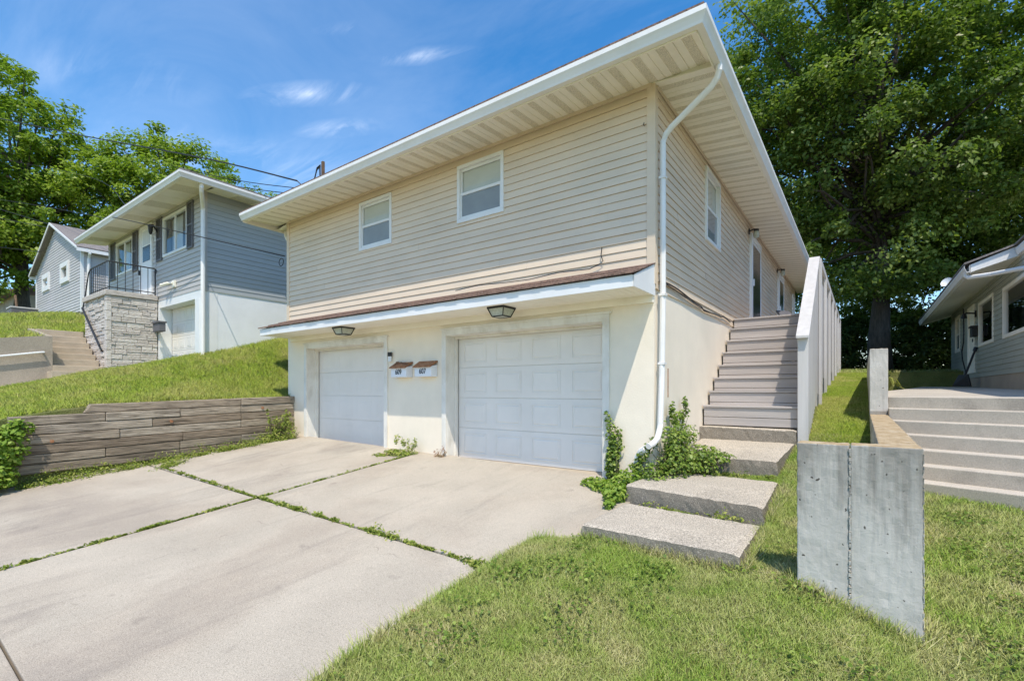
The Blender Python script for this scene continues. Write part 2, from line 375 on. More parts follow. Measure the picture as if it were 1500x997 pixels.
def soffit(mb, b, u0, u1, o0, o1, zi, zo, strip=.1, groove=.012, vents=True):
    u = u0; k = 0
    while u < u1 - .01:
        e = min(u + strip - groove, u1)
        mb.poly([b.p(u, o0, zi), b.p(e, o0, zi), b.p(e, o1, zo), b.p(u, o1, zo)], 1 if (vents and k % 3 == 1) else 0)
        g = min(e + groove, u1)
        if g > e:
            m_ = (e + g) / 2
            mb.poly([b.p(e, o0, zi), b.p(m_, o0, zi + .012), b.p(m_, o1, zo + .012), b.p(e, o1, zo)])
            mb.poly([b.p(m_, o0, zi + .012), b.p(g, o0, zi), b.p(g, o1, zo), b.p(m_, o1, zo + .012)])
        u = g; k += 1
    return mb
KPROF = [(0, .16), (0, 0), (.075, 0), (.085, .03), (.105, .07), (.125, .10), (.125, .155), (.117, .155), (.117, .11), (.07, .012), (.01, .012), (.01, .16)]
def gutter(mb, stations):                  # stations: functions (o,z)->point, one per corner or end
    mb.sweep([[st(o, z) for (o, z) in KPROF] for st in stations]); return mb
def window(root, b, u0, u1, z0, z1, style='double', fw=.06, mat='white', back='blind', name='window', proud=.035, label=None):
    f = MB()
    f.box(u0, u1, -.05, proud, z0, z0 + fw, b).box(u0, u1, -.05, proud, z1 - fw, z1, b)
    f.box(u0, u0 + fw, -.05, proud - .002, z0 + fw, z1 - fw, b).box(u1 - fw, u1, -.05, proud - .002, z0 + fw, z1 - fw, b)
    w = f.build(name, M[mat], root, bevel=.004)
    if label: w['label'] = label
    zm = (z0 + z1) / 2; a, c = u0 + fw, u1 - fw; lo, hi = z0 + fw, z1 - fw
    s = MB()
    if style == 'double':
        for (p, q, o) in ((lo, zm + .02, .008), (zm - .02, hi, -.012)):
            s.box(a, c, o - .02, o, p, p + .045, b).box(a, c, o - .02, o, q - .045, q, b)
            s.box(a, a + .03, o - .018, o - .001, p + .035, q - .035, b).box(c - .03, c, o - .018, o - .001, p + .035, q - .035, b)
        s.build('sash', M[mat], w)
        g = MB()
        for (p_, q_, o_) in ((zm, hi - .03, -.022), (lo + .03, zm, -.002)): g.poly([b.p(a + .03, o_, p_), b.p(c - .03, o_, p_), b.p(c - .03, o_, q_), b.p(a + .03, o_, q_)])
        g.build('pane', M['glass'], w)
        MB().box(a, c, -.012, -.010, lo, zm - .02, b).build('insect_screen', M['screen'], w)
        bl = MB(); z = lo
        while z < hi:                       # slatted blind behind the glass
            bl.poly([b.p(a, -.045, z), b.p(c, -.045, z), b.p(c, -.032, z + .028), b.p(a, -.032, z + .028)]); z += .026
        bl.box(a - .02, c + .02, -.075, -.07, lo - .02, hi + .02, b, 1)
        bl.build('blind', [M['blind'], M['dark']], w)
    else:
        n = {'single': 1, 'slider': 2}[style]
        for i in range(1, n): s.box(a + (c - a) * i / n - .025, a + (c - a) * i / n + .025, -.03, .01, lo, hi, b)
        if n > 1: s.build('sash', M[mat], w)
        MB().poly([b.p(a, -.016, lo), b.p(c, -.016, lo), b.p(c, -.016, hi), b.p(a, -.016, hi)]).build('pane', M['glass'], w)
        if back == 'curtains':
            cu = MB()
            for (p, q) in ((a, a + (c - a) * .2), (c - (c - a) * .25, c)):
                k = 10
                for i in range(k):
                    x0, x1 = p + (q - p) * i / k, p + (q - p) * (i + 1) / k
                    cu.poly([b.p(x0, -.05 - .02 * (i % 2), lo), b.p(x1, -.05 - .02 * ((i + 1) % 2), lo), b.p(x1, -.05 - .02 * ((i + 1) % 2), hi), b.p(x0, -.05 - .02 * (i % 2), hi)])
            cu.build('curtain', M['dark_curtain'], w)
            MB().box(a, c, -.13, -.12, lo, hi, b).build('net_curtain', M['curtain'], w)
        else:
            MB().box(a - .02, c + .02, -.3, -.29, lo - .02, hi + .02, b).build('dark_room', M['dark'], w)
    return w
def garage_door(root, b, u0, u1, z0, z1, o, cols=4, rows=4, depth=.02):
    d = MB(); h = (z1 - z0) / rows
    for r in range(rows):
        d.box(u0, u1, o - .05, o, z0 + r * h + .004, z0 + (r + 1) * h - .004, b)
    d.box(u0, u1, o - .052, o - .014, z0 - .0, z1, b)
    door = d.build('garage_door', M['door_white'], root, bevel=.004)
    p = MB(); w = (u1 - u0) / cols
    for r in range(rows):
        for c in range(cols):
            a0, a1 = u0 + c * w + w * .14, u0 + (c + 1) * w - w * .14; b0, b1 = z0 + r * h + h * .16, z0 + (r + 1) * h - h * .16
            if c == 0: a0 += w * .03
            e = .028
            for (q0, q1, r0, r1) in ((a0, a1, b0, b0 + .014), (a0, a1, b1 - .014, b1), (a0, a0 + .014, b0 + .014, b1 - .014), (a1 - .014, a1, b0 + .014, b1 - .014)):
                p.box(q0, q1, o - .003, o + depth * .45, r0, r1, b)
            p.prism([b.p(a0 + e, o - .002, b0 + e), b.p(a1 - e, o - .002, b0 + e), b.p(a1 - e, o - .002, b1 - e), b.p(a0 + e, o - .002, b1 - e)],
                    [b.p(a0 + e + .02, o + depth * .5, b0 + e + .02), b.p(a1 - e - .02, o + depth * .5, b0 + e + .02), b.p(a1 - e - .02, o + depth * .5, b1 - e - .02), b.p(a0 + e + .02, o + depth * .5, b1 - e - .02)])
    p.build('raised_panel', M['door_white'], door)
    MB().box(u0 + .01, u1 - .01, o - .04, o + .004, z0 - .025, z0 - .002, b).build('rubber_seal', M['black'], door)
    return door

# ------------------------------------------------------------------ terrain
class TPS:
    def __init__(s, pts, lam=.02):
        P = np.array(pts, float); s.xy = P[:, :2]; n = len(P)
        K = s.k(s.xy, s.xy) + lam * np.eye(n); A = np.zeros((n + 3, n + 3)); A[:n, :n] = K
        A[:n, n] = 1; A[:n, n + 1:] = s.xy; A[n:, :n] = A[:n, n:].T
        s.w = np.linalg.solve(A, np.r_[P[:, 2], 0, 0, 0])
    @staticmethod
    def k(a, b):
        r2 = ((a[:, None, :] - b[None]) ** 2).sum(-1); return np.where(r2 > 1e-12, .5 * r2 * np.log(np.maximum(r2, 1e-12)), 0)
    def __call__(s, x, y):
        q = np.stack([np.ravel(x), np.ravel(y)], 1)
        return (s.k(q, s.xy) @ s.w[:-3] + s.w[-3] + q @ s.w[-2:]).reshape(np.shape(x))
def drive_z(x, y): return -.02 * x + .105 * y
T_STRIP = TPS([(-.36, -2.3, -.22), (-.32, -4.5, -.44), (-.2, -7, -.72), (.03, -2.1, -.2), (.7, -2.15, -.21), (1.44, -2.12, -.215), (1.83, -2.3, -.16), (2.15, -2.32, -.27), (2.51, -2.34, -.38),
    (1, -3.4, -.38), (2, -3.3, -.42), (.5, -4.1, -.42), (3, -3.3, -.5), (4.5, -3.4, -.6), (2.2, -6, -.75), (1.6, -1.2, -.09), (1.3, -1.15, -.15), (.6, -1.1, -.19), (1.5, -.4, -.0), (.8, .2, -.02), (1.35, .2, .02), (.7, .68, .05), (1.35, .68, .075), (.5, 1.5, .18), (1.3, 1.5, .22), (1.3, 2.2, .34), (.02, -.5, -.15), (-.1, -1.2, -.25), (-.3, -1.9, -.27), (1.6, .5, .09), (1.5, 2.3, .49), (2.2, 2.3, .5),
    (1.9, 4.2, .93), (1.9, 8.6, 1.42), (1.9, 13.4, 1.83), (1.9, 18, 2.0), (6, 18, 1.9), (2, 26, 2.3), (0, 3, .6), (0, 16, 1.9), (-3, 22, 2.2)])
T_RIGHT = TPS([(2.51, -2.34, -.38), (3, -3.3, -.5), (4.5, -3.4, -.6), (2.2, -6, -.75), (2.6, -.4, -.17), (2.8, 1.5, .03), (3.6, 1.3, .0), (5, .8, -.1), (5, -1.5, -.35), (7, 0, -.3), (2, -3.3, -.42)])
T_LEFT = TPS([(-8.55, -.1, 1.0), (-8.55, -2, .96), (-8.55, -3.7, .9), (-8.55, -4.8, .72), (-8.9, -6.2, .3), (-9.4, -3.9, .98), (-9.0, .4, 1.2), (-9.2, 3, 2.3), (-12.45, -.4, 2.2), (-12.47, 1.9, 2.88), (-11, -.4, 1.85), (-14, -.45, 2.08), (-15.75, -.45, 1.98), (-15.78, -1.65, 1.74),
    (-15.5, -2.3, 1.62), (-15.5, -3, 1.42), (-15.5, -3.8, 1.22), (-15.5, -6, .75), (-12.4, -3.5, 1.35), (-12.4, -5.5, .75), (-12, 6, 3.6), (-12, 12, 4.2), (-9, 9, 3.4), (-9, 16, 3.8), (-15.5, -9, .2), (-9, -9, -.2)])
T_UP = TPS([(-16.4, -2.9, 2.72), (-16.4, -3.8, 2.58), (-16.4, -6, 2.25), (-18.2, -2.8, 2.95), (-18.6, -1.6, 3.15), (-20.9, -.4, 3.6), (-24.3, -.5, 4.35), (-32, -.5, 4.75), (-22, 3, 4.4), (-16.4, -9, 1.8), (-30, -8, 3.6), (-24, 12, 5.0), (-40, 8, 5.2), (-40, 0, 4.9)])
def sstep(a, b, x): t = np.clip((x - a) / (b - a), 0, 1); return t * t * (3 - 2 * t)
def ground(x, y):
    x = np.asarray(x, float); y = np.asarray(y, float)
    xc = np.clip(x, -45, 12); yc = np.clip(y, -9, 26)
    strip = T_STRIP(np.clip(xc, -.6, 8), yc); right = T_RIGHT(np.clip(xc, 2, 8), np.clip(yc, -6, 1.6))
    dd = .35 * xc + .937 * yc; right = np.where(dd > 2.45, np.clip((dd - 2.45) * .5 - .25, -.25, .85), right); right = np.where(yc > 9, np.maximum(right, .85) + sstep(14, 20, yc) * .6, right)
    w = sstep(2.33, 2.47, xc) * sstep(-2.35, -2.2, yc)
    east = strip * (1 - w) + right * w
    low = T_LEFT(np.clip(xc, -17, -8.5), np.clip(yc, -9, 16)); up = T_UP(np.clip(xc, -40, -16.2), np.clip(yc, -9, 12))
    wl = sstep(-16.32, -16.15, xc) ; west = up * (1 - wl) + low * wl
    west = np.where((yc > -2.78), np.where(xc < -18.6, up, np.where(xc < -15.7, np.minimum(low, 1.6), low)), west)
    mid = np.where(yc < .1, drive_z(xc, yc) - .075, 0 * xc - .1)
    z = np.where(xc < -8.68, west, np.where(xc > -.37, east, mid))
    z = np.where((xc < -8.68) & (yc > 16), 4.0 + 0 * z, z)
    z = np.where((yc > 16.5) & (xc >= -8.68), np.maximum(z, 1.9), z)
    z = np.where(y > 30, z + np.clip((y - 30) * .02, 0, 2), z)
    return z
def axis(lo, hi, step, far, extra=()):
    a = list(np.arange(lo, hi + 1e-6, step)); s = step; v = lo
    while v > -far: s *= 1.35; v -= s; a.append(v)
    s = step; v = hi
    while v < far: s *= 1.35; v += s; a.append(v)
    return np.array(sorted(set(np.round(a + list(extra), 4))))
gx = axis(-24, 8, .25, 420, (-8.70, -8.67, -.38, -.36, 2.33, 2.4, 2.47, -16.32, -16.27, -16.2, -16.15, -15.71, -15.69, -18.61, -18.59)); gy = axis(-10, 24, .25, 420, (-2.35, -2.2, -2.79, -2.77, .09, .11, 1.59))
X, Y = np.meshgrid(gx, gy); Z = ground(X, Y)
nx, ny = len(gx), len(gy); me = bpy.data.meshes.new('lawn_ground')
V = np.stack([X, Y, Z], -1).reshape(-1, 3); idx = np.arange(nx * ny).reshape(ny, nx)
Q = np.stack([idx[:-1, :-1], idx[:-1, 1:], idx[1:, 1:], idx[1:, :-1]], -1).reshape(-1, 4)
me.from_pydata(V.tolist(), [], Q.tolist()); me.materials.append(M['soil'])
tag(link('lawn_ground', me), kind='structure')

# driveway: slabs with open joints between them
mb = MB(); ED = [(-.02, .05), (-.1, -1.0), (-.3, -2.1), (-.42, -2.95)]
def slab(poly):
    mb.prism([(x, y, drive_z(x, y)) for x, y in poly], [(x, y, drive_z(x, y) - .12) for x, y in poly])
J = .018
slab([(-8.45, .05), (-8.45, -2.95 + J), (-4.35 - J, -2.95 + J), (-4.35 - J, .05)][::-1])
slab([(-4.35 + J, .05), (-4.35 + J, -2.95 + J), (-.43, -2.95 + J), (-.37, -2.36), (.0, -2.08), (.012, -1.0), (.012, .05)][::-1])
slab([(-8.7, -2.95 - J), (-9.0, -5.4), (-4.35 - J, -5.56 + .008), (-4.35 - J, -2.95 - J)][::-1])
slab([(-4.35 + J, -2.95 - J), (-4.35 + J, -5.56 + .008), (-.2, -5.56 + .008), (-.30, -4.4), (-.42, -2.95 - J)][::-1])
slab([(-9.0, -5.4 - .014), (-9.2, -9), (-4.35 - J, -9), (-4.35 - J, -5.56 - .008)][::-1])
slab([(-4.35 + J, -5.56 - .008), (-4.35 + J, -9), (.1, -9), (-.2, -5.56 - .008)][::-1])
tag(mb.build('driveway', M['drive'], bevel=.008), kind='structure')
mb = MB()                                   # path down the neighbour's lawn
yy = np.linspace(-8.5, -1.66, 12)
for a, b_ in zip(yy, yy[1:]):
    za, zb = float(ground(-15.5, a)) + .03, float(ground(-15.5, b_)) + .03
    mb.prism([(-16.12, a, za), (-15.02, a, za), (-15.02, b_ - .012, zb), (-16.12, b_ - .012, zb)], [(-16.12, a, za - .4), (-15.02, a, za - .4), (-15.02, b_ - .012, zb - .4), (-16.12, b_ - .012, zb - .4)])
tag(mb.build('path', M['stucco_step']), kind='structure')

# ------------------------------------------------------------------ the beige two garage house
H = thing('duplex_house', (-4.44, 0, 0), 'large beige sided house with two white garage doors below', 'house')
FR = B((0, 0, 0), (1, 0, 0), (0, -1, 0)); SD = B((0, 0, 0), (0, 1, 0), (1, 0, 0)); LF = B((-8.88, 0, 0), (0, 1, 0), (-1, 0, 0))
DEP = 16.0
mb = MB()                                   # masonry ground floor with the two garage openings
for (a, c, z0, z1) in ((-8.88, -8.06, -.5, 2.9), (-5.36, -3.70, -.5, 2.9), (-.72, 0, -.5, 2.9), (-8.06, -5.36, 2.2, 2.9), (-3.70, -.72, 2.2, 2.9)):
    mb.box(a, c, -.30, 0, z0, z1, FR)
mb.box(.3, DEP, -.3, 0, -.5, 2.56, SD); mb.box(.3, DEP, -.3, 0, -.5, 2.9, LF)
mb.build('foundation_wall', M['plaster'], H)
MB().box(-8.6, -.3, -3.5, -3.4, -.3, 2.9, FR).build('garage_back_wall', M['dark'], H)
W1 = (-6.135, -5.134, 4.05, 5.03); W2 = (-3.434, -2.435, 4.07, 5.05)
fs = siding(MB(), FR, -8.80, -.08, 2.86, 5.22, .1155, [W1, W2])
fs.build('front_siding', M['siding'], H)
SW = (2.46, 3.46, 3.80, 5.07); D1 = (6.48, 7.95, 2.74, 4.98); D2 = (11.1, 12.5, 2.74, 4.98); W3 = (15.0, 15.7, 3.9, 4.9)
siding(MB(), SD, .08, DEP, 2.54, 5.22, .1155, [SW, D1, D2, W3]).build('side_siding', M['siding'], H)
siding(MB(), LF, .08, DEP, 2.87, 5.22, .1155).build('side_siding', M['siding'], H)
MB().box(-.085, .026, -.02, .026, 2.60, 5.2, FR).box(.0255, .085, -.02, .0255, 2.545, 5.2, SD).build('corner_post', M['siding'], H); MB().box(-8.905, -8.795, -.02, .026, 2.86, 5.2, FR).build('corner_post', M['siding'], H)
MB().box(-8.8, -.0, -.25, -.15, 2.9, 5.3, FR).box(.2, DEP, -.25, -.15, 2.6, 5.3, SD).build('inner_wall', M['dark'], H)
fz = MB(); fz.box(-8.9, -.02, .02, .035, 5.165, 5.215, FR).box(.035, DEP, .0205, .035, 5.165, 5.215, SD).build('frieze_trim', M['siding'], H)
mb = MB(); soffit(mb, B((.73, 0, 0), (-1, 0, 0), (0, -1, 0)), -.02, 10.12, .0, .75, 5.215, 5.155)
soffit(mb, SD, .03, DEP + .8, 0, .73, 5.215, 5.155); soffit(mb, LF, 0, DEP, 0, .52, 5.205, 5.135)
mb.prism([(-.02, -.02, 5.216), (.735, -.02, 5.152), (.735, .04, 5.152), (-.02, .04, 5.216)], [(-.02, -.02, 5.202), (.735, -.02, 5.138), (.735, .04, 5.138), (-.02, .04, 5.202)])
mb.prism([(-.02, .0, 5.20), (.735, .0, 5.14), (.735, .0, 5.235), (-.02, .0, 5.235)], [(-.02, .01, 5.20), (.735, .01, 5.14), (.735, .01, 5.235), (-.02, .01, 5.235)])
mb.build('soffit', [M['soffit'], M['vent']], H)
fa = MB(); fa.box(-9.41, .73, .73, .745, 5.12, 5.32, FR); fa.box(-.71, DEP + .8, .73, .7449, 5.12, 5.32, SD); fa.box(-.80, DEP, .52, .535, 5.10, 5.30, LF)
fa.build('fascia', M['soffit'], H)
g = MB(); gz = 5.135
gutter(g, [lambda o, z: (-9.43, -.746 - o, gz + z), lambda o, z: (.746 + o, -.746 - o, gz + z), lambda o, z: (.746 + o, DEP + .8, gz + z)])
G1 = g.build('gutter', M['gutter'], H)
mb = MB()                                   # shallow hipped roof
e = [(-9.46, -.84, 5.31), (.84, -.84, 5.31), (.84, DEP + .9, 5.31), (-9.46, DEP + .9, 5.31)]; r0, r1 = (-4.28, 4.3, 6.75), (-4.28, DEP - 4.3, 6.75)
up = lambda p: (p[0], p[1], p[2] + .03)
for fc in ((e[0], e[1], r0), (e[1], e[2], r1, r0), (e[2], e[3], r1), (e[3], e[0], r0, r1)): mb.prism(fc, [up(p) for p in fc])
mb.build('roof', M['shingle_brown'], H)
def downspout(root, pts, r=.045, n=8, name='downspout', straps=()):
    d = MB().tube(pts, r, n).build(name, M['gutter'], root)
    if straps:
        for (x, y, z) in straps: MB().box(x - r - .006, x + r + .006, y - r - .006, y + r + .006, z, z + .03).build('strap', M['gutter'], d)
    return d
downspout(H, [(.80, .0, 5.14), (.80, .0, 5.07), (.77, .02, 5.0), (.70, .04, 4.93), (.20, .09, 4.62), (.12, .10, 4.55), (.085, .10, 4.46), (.085, .10, 3.4), (.085, .10, 2.4), (.085, .06, 1.4), (.085, .0, .80), (.085, -.03, .70), (.08, -.10, .60), (.07, -.22, .545), (.05, -.34, .52)], .038, 10, straps=((.085, .1, 3.98), (.085, .1, 2.45), (.085, .07, 1.55)))
downspout(H, [(-9.25, .15, 5.10), (-9.25, .15, 5.0), (-9.2, .15, 4.92), (-8.98, .12, 4.84), (-8.95, .1, 4.75), (-8.95, .1, 2.9), (-8.95, .1, 1.15)], .043, 8)
MB().tube([(-.20, -.06, -.1), (-.20, -.06, .27), (-.19, -.07, .33), (-.13, -.09, .42), (-.06, -.12, .46)], .05, 10).build('drain_pipe', M['white'], H)
MB().tube([(-9.05, -.03, 4.32), (-9.0, -.04, 4.30)] + [(-9.12 + .1 * math.cos(t), -.04, 4.3 + .09 * math.sin(t)) for t in np.linspace(0, 7.5, 16)], .008, 5).build('wire_coil', M['cable'], H)
cb = MB(); cb.tube([(.035, y, 2.66 - .012 * y + .03 * math.sin(y * 2.3) - (.05 if 2.2 < y < 3.6 else 0)) for y in np.linspace(.15, 4.3, 22)], .011, 5)
cb.tube([(.04, y, 2.63 - .012 * y + .03 * math.sin(y * 1.7 + 1)) for y in np.linspace(.15, 3.4, 18)], .008, 5)
cb.build('cable_run', M['cable'], H)
MB().tube([(-.72, -.04, 3.19), (-.73, -.045, 3.08), (-.70, -.045, 3.0), (-.76, -.05, 2.96)] + [(-.9 - .5 * k, -.05 - .01 * k, 2.92 + .02 * math.sin(k * 2)) for k in range(6)], .007, 5).build('loose_wire', M['cable'], H)
MB().box(.545, .56, 0, .008, 1.12, 1.52, SD).build('rusty_strip', M['rust'], H)
MB().tube([(-.12, -.02, 4.69), (-.12, -.06, 4.68), (-.11, -.06, 4.71)], .006, 5).build('hook', M['black'], H)
window(H, FR, *W1); window(H, FR, *W2); window(H, SD, *SW, proud=.05); window(H, SD, *W3, proud=.05)
def entry(b, u0, u1, z0, z1):
    f = MB(); f.box(u0, u0 + .14, -.05, .07, z0, z1, b).box(u1 - .05, u1, -.05, .04, z0, z1, b).box(u0 + .14, u1 - .05, -.05, .06, z1 - .12, z1, b)
    d = f.build('door', M['white'], H, bevel=.006); d['label'] = 'white framed storm door with dark glass'
    MB().box(u0 + .14, u1 - .05, .0, .03, z0, z1 - .12, b).build('storm_frame', M['white'], d)
    MB().box(u0 + .26, u1 - .11, .025, .036, z0 + .10, z1 - .20, b).build('pane', M['dark_glass'], d)
    MB().box(u0 + .19, u0 + .22, .03, .09, z0 + 1.0, z0 + 1.16, b).build('handle', M['white'], d)
entry(SD, *D1); entry(SD, *D2)
def porch_light(x, y, z, label):
    t = thing('wall_lamp', (x, y, z), label, 'wall lamp', 'porch lamps beside the side doors')
    MB().box(y - .04, y + .04, 0, .02, z - .07, z + .05, B((x, 0, 0), (0, 1, 0), (1, 0, 0))).tube([(x + .02, y, z), (x + .12, y, z + .03), (x + .16, y, z + .01)], .014, 6).tube([(x + .16, y, z + .02), (x + .16, y, z - .03)], [.055, .06], 8).build('bracket', M['black'], t)
    MB().tube([(x + .16, y, z - .03), (x + .16, y, z - .09), (x + .16, y, z - .17), (x + .16, y, z - .19)], [.05, .065, .06, .03], 10).build('lamp_shade', M['lamp_glass'], t, smooth=True)
porch_light(.025, 6.33, 4.97, 'black bracket porch lamp with glass jar beside the first side door')
porch_light(.025, 10.95, 4.97, 'black bracket porch lamp with glass jar beside the farther side door')
# garage doors, trim and sills
def garage(u0, u1, z1, cols, zb, label, depth=.02):
    d = garage_door(H, FR, u0 + .02, u1 - .02, zb, z1 - .02, -.29, cols, 4, depth)
    d['label'] = label
    t = MB(); w = .10
    t.box(u0 - w, u0, 0, .03, zb - .02, z1 + w, FR).box(u1, u1 + w, 0, .03, zb - .02, z1 + w, FR).box(u0, u1, 0, .03, z1, z1 + w, FR)
    t.box(u0 - .03, u0 + .004, -.36, -.002, zb - .04, z1, FR).box(u1 - .004, u1 + .02, -.36, -.002, zb - .04, z1, FR)
    t.box(u0 - w - .03, u1 + w + .03, .0, .045, z1 + w, z1 + w + .03, FR)
    for (p, q) in ((u0, u0 + .03), (u1 - .03, u1)): t.box(p + .004, q - .004, -.26, -.19, zb, z1 - .04, FR)
    t.box(u0, u1, -.26, -.19, z1 - .04, z1, FR); t.box(u0 - .0, u1, -.295, -.002, z1 - .006, z1 + .02, FR)
    t.build('garage_frame', M['old_trim'], H, bevel=.004)
garage(-8.06, -5.36, 2.16, 4, .06, 'white garage door with flat faded panels', .004)
garage(-3.70, -.72, 2.17, 4, .02, 'white garage door with four rows of raised panels')
sl = MB(); sl.prism([(-8.1, -.16, .03), (-5.3, -.16, -.005), (-5.3, .34, .05), (-8.1, .34, .07)], [(-8.1, -.16, -.2), (-5.3, -.16, -.2), (-5.3, .3, -.2), (-8.1, .3, -.2)])
sl.prism([(-3.8, -.2, .0), (-.66, -.2, -.01), (-.66, .34, .02), (-3.8, .34, .02)], [(-3.8, -.2, -.2), (-.66, -.2, -.2), (-.66, .3, -.2), (-3.8, .3, -.2)])
sl.build('garage_sill', M['tan_step'], H)
kp = MB().box(-5.20, -5.12, .03, .055, 1.78, 1.86, FR).box(-5.195, -5.125, .03, .05, 1.86, 1.94, FR, 1)
k_ = thing('garage_keypad', (-5.16, -.03, 1.78), 'small white keypad with black cover on the garage door frame', 'keypad')
kp2 = MB().box(-5.20, -5.12, .031, .055, 1.77, 1.87, FR); kp2.build('keypad_body', M['white'], k_); MB().box(-5.205, -5.115, .031, .062, 1.87, 1.95, FR).build('keypad_cover', M['black'], k_)
# shingled canopy above the garages
cx0, cx1 = -8.76, .0
c = MB()
c.box(cx0, cx1, .70, .72, 2.445, 2.585, FR); c.prism([(cx1, -.70, 2.445), (cx1, 0, 2.445), (cx1, 0, 2.86), (cx1, -.70, 2.585)], [(cx1 + .018, -.718, 2.445), (cx1 + .018, 0, 2.445), (cx1 + .018, 0, 2.86), (cx1 + .018, -.718, 2.585)])
c.prism([(cx0, -.70, 2.445), (cx0, 0, 2.445), (cx0, 0, 2.86), (cx0, -.70, 2.585)], [(cx0 - .018, -.718, 2.445), (cx0 - .018, 0, 2.445), (cx0 - .018, 0, 2.86), (cx0 - .018, -.718, 2.585)])
CN = c.build('garage_canopy', M['white'], H)
mb = MB(); soffit(mb, FR, cx0, cx1, .03, .70, 2.455, 2.455, .1, .008, False); mb.build('canopy_soffit', [M['soffit'], M['vent']], CN)
MB().box(cx0, cx1, .0, .045, 2.36, 2.455, FR).build('cove_trim', M['soffit'], CN)
mb = MB()
x = cx0 - .03
while x < cx1 + .02:                        # shingle courses with uneven tabs
    w = random.uniform(.14, .26)
    for (y0, y1) in ((-.75, -.50), (-.52, -.27), (-.29, -.02)):
        f = lambda y: 2.60 + (y + .75) * .365
        j = random.uniform(-.012, .006); x1 = min(x + w - .004, cx1 + .03); t = .014 + random.uniform(0, .006)
        mb.prism([(x, y0 + j, f(y0) + t), (x1, y0 + j, f(y0) + t), (x1, y1, f(y1) + .004), (x, y1, f(y1) + .004)], [(x, y0 + j, f(y0) - .004), (x1, y0 + j, f(y0) - .004), (x1, y1, f(y1) - .008), (x, y1, f(y1) - .008)])
    x += w
mb.build('canopy_shingles', M['shingle_brown'], CN)
def canopy_lamp(x, y, label):
    z = 2.455; t = thing('ceiling_lamp', (x, y, z), label, 'ceiling lamp', 'lamps under the garage canopy')
    a, b_ = .155, .10; f = MB()
    f.box(x - a, x + a, y - a, y + a, z - .028, z - .001)
    top = [(x + sx * a * .93, y + sy * a * .93, z - .028) for sx, sy in ((-1, -1), (1, -1), (1, 1), (-1, 1))]; bot = [(x + sx * b_, y + sy * b_, z - .14) for sx, sy in ((-1, -1), (1, -1), (1, 1), (-1, 1))]
    for k in range(4):
        f.tube([top[k], bot[k]], .009, 4); f.tube([bot[k], bot[(k + 1) % 4]], .009, 4)
        m0 = (Vector(top[k]) + Vector(top[(k + 1) % 4])) / 2; m1 = (Vector(bot[k]) + Vector(bot[(k + 1) % 4])) / 2
    f.build('lamp_frame', M['black'], t)
    ins = lambda p, s: (x + (p[0] - x) * s, y + (p[1] - y) * s, p[2])
    MB().prism([ins(p, .96) for p in top], [ins(p, .97) for p in bot]).build('lamp_glass', M['lamp_glass'], t)
canopy_lamp(-2.17, -.43, 'square black framed ceiling lamp above the wider garage door with raised panels')
canopy_lamp(-6.08, -.43, 'square black framed ceiling lamp above the narrower garage door nearest the timber wall')
def mailbox(x0, z0, num, w, label, bad):
    t = thing('mailbox', (x0 + w / 2, 0, z0), label, 'mailbox', 'mailboxes between the garage doors')
    h, d = .215, .16
    bx = MB(); prof = [(0, z0), (d, z0), (d, z0 + h * .86), (0, z0 + h)]
    bx.prism([FR.p(x0, o, z) for o, z in prof], [FR.p(x0 + w, o, z) for o, z in prof]); bx.build('box', M['mail_white'], t, bevel=.01)
    l = MB(); lp = [(0, z0 + h + .07), (.03, z0 + h + .07), (d + .035, z0 + h * .86), (d + .035, z0 + h * .86 - .02), (.0, z0 + h + .045)]
    l.prism([FR.p(x0 - .012, o, z) for o, z in lp], [FR.p(x0 + w + .012, o, z) for o, z in lp])
    if bad:
        for k in range(9): a = x0 + random.random() * (w - .08); l.box(a, a + .07, .03 + .012 * k, .045 + .012 * k, z0 + h + .05 - .009 * k, z0 + h + .085 - .0085 * k, FR, 1)
    l.build('lid', [M['rust'], M['red_wood']], t)
    cu = bpy.data.curves.new('house_number', 'FONT'); cu.body = num; cu.size = .135; cu.extrude = .002; cu.align_x = 'CENTER'; cu.align_y = 'CENTER'; cu.offset = .001
    cu.materials.append(M['black']); tmp = bpy.data.objects.new('tmp', cu); me_ = bpy.data.meshes.new_from_object(tmp); bpy.data.objects.remove(tmp); o = bpy.data.objects.new('house_number', me_); COL.objects.link(o); o.parent = t
    o.location = (0, -d - .004, h * .44); o.rotation_euler = (math.pi / 2, 0, 0); o.scale = (.85, 1, 1)
mailbox(-4.99, 1.46, '609', .42, 'white mailbox numbered 609 with a flaking rusty lid', True)
mailbox(-4.35, 1.46, '607', .42, 'white mailbox numbered 607 with an evenly rusted lid', False)
# service mast on the roof
t = thing('service_mast', (-8.85, .9, 5.4), 'short wooden service mast with looped wires above the beige house eave', 'service mast')
MB().box(-8.885, -8.82, .87, .93, 5.3, 7.0).build('mast_post', M['wood_pole'], t)
MB().tube([(-8.87, .84, 6.9), (-8.98, .82, 6.85), (-9.06, .8, 6.6), (-9.05, .8, 6.45), (-8.95, .82, 6.4), (-8.88, .84, 6.5), (-8.9, .84, 6.9)], .018, 6).tube([(-8.87, .84, 6.86), (-9.0, .82, 6.8), (-9.12, .8, 6.5), (-9.3, .8, 6.42), (-9.55, .78, 6.5), (-9.7, .7, 6.66)], .014, 6).build('drip_loop', M['cable'], t)

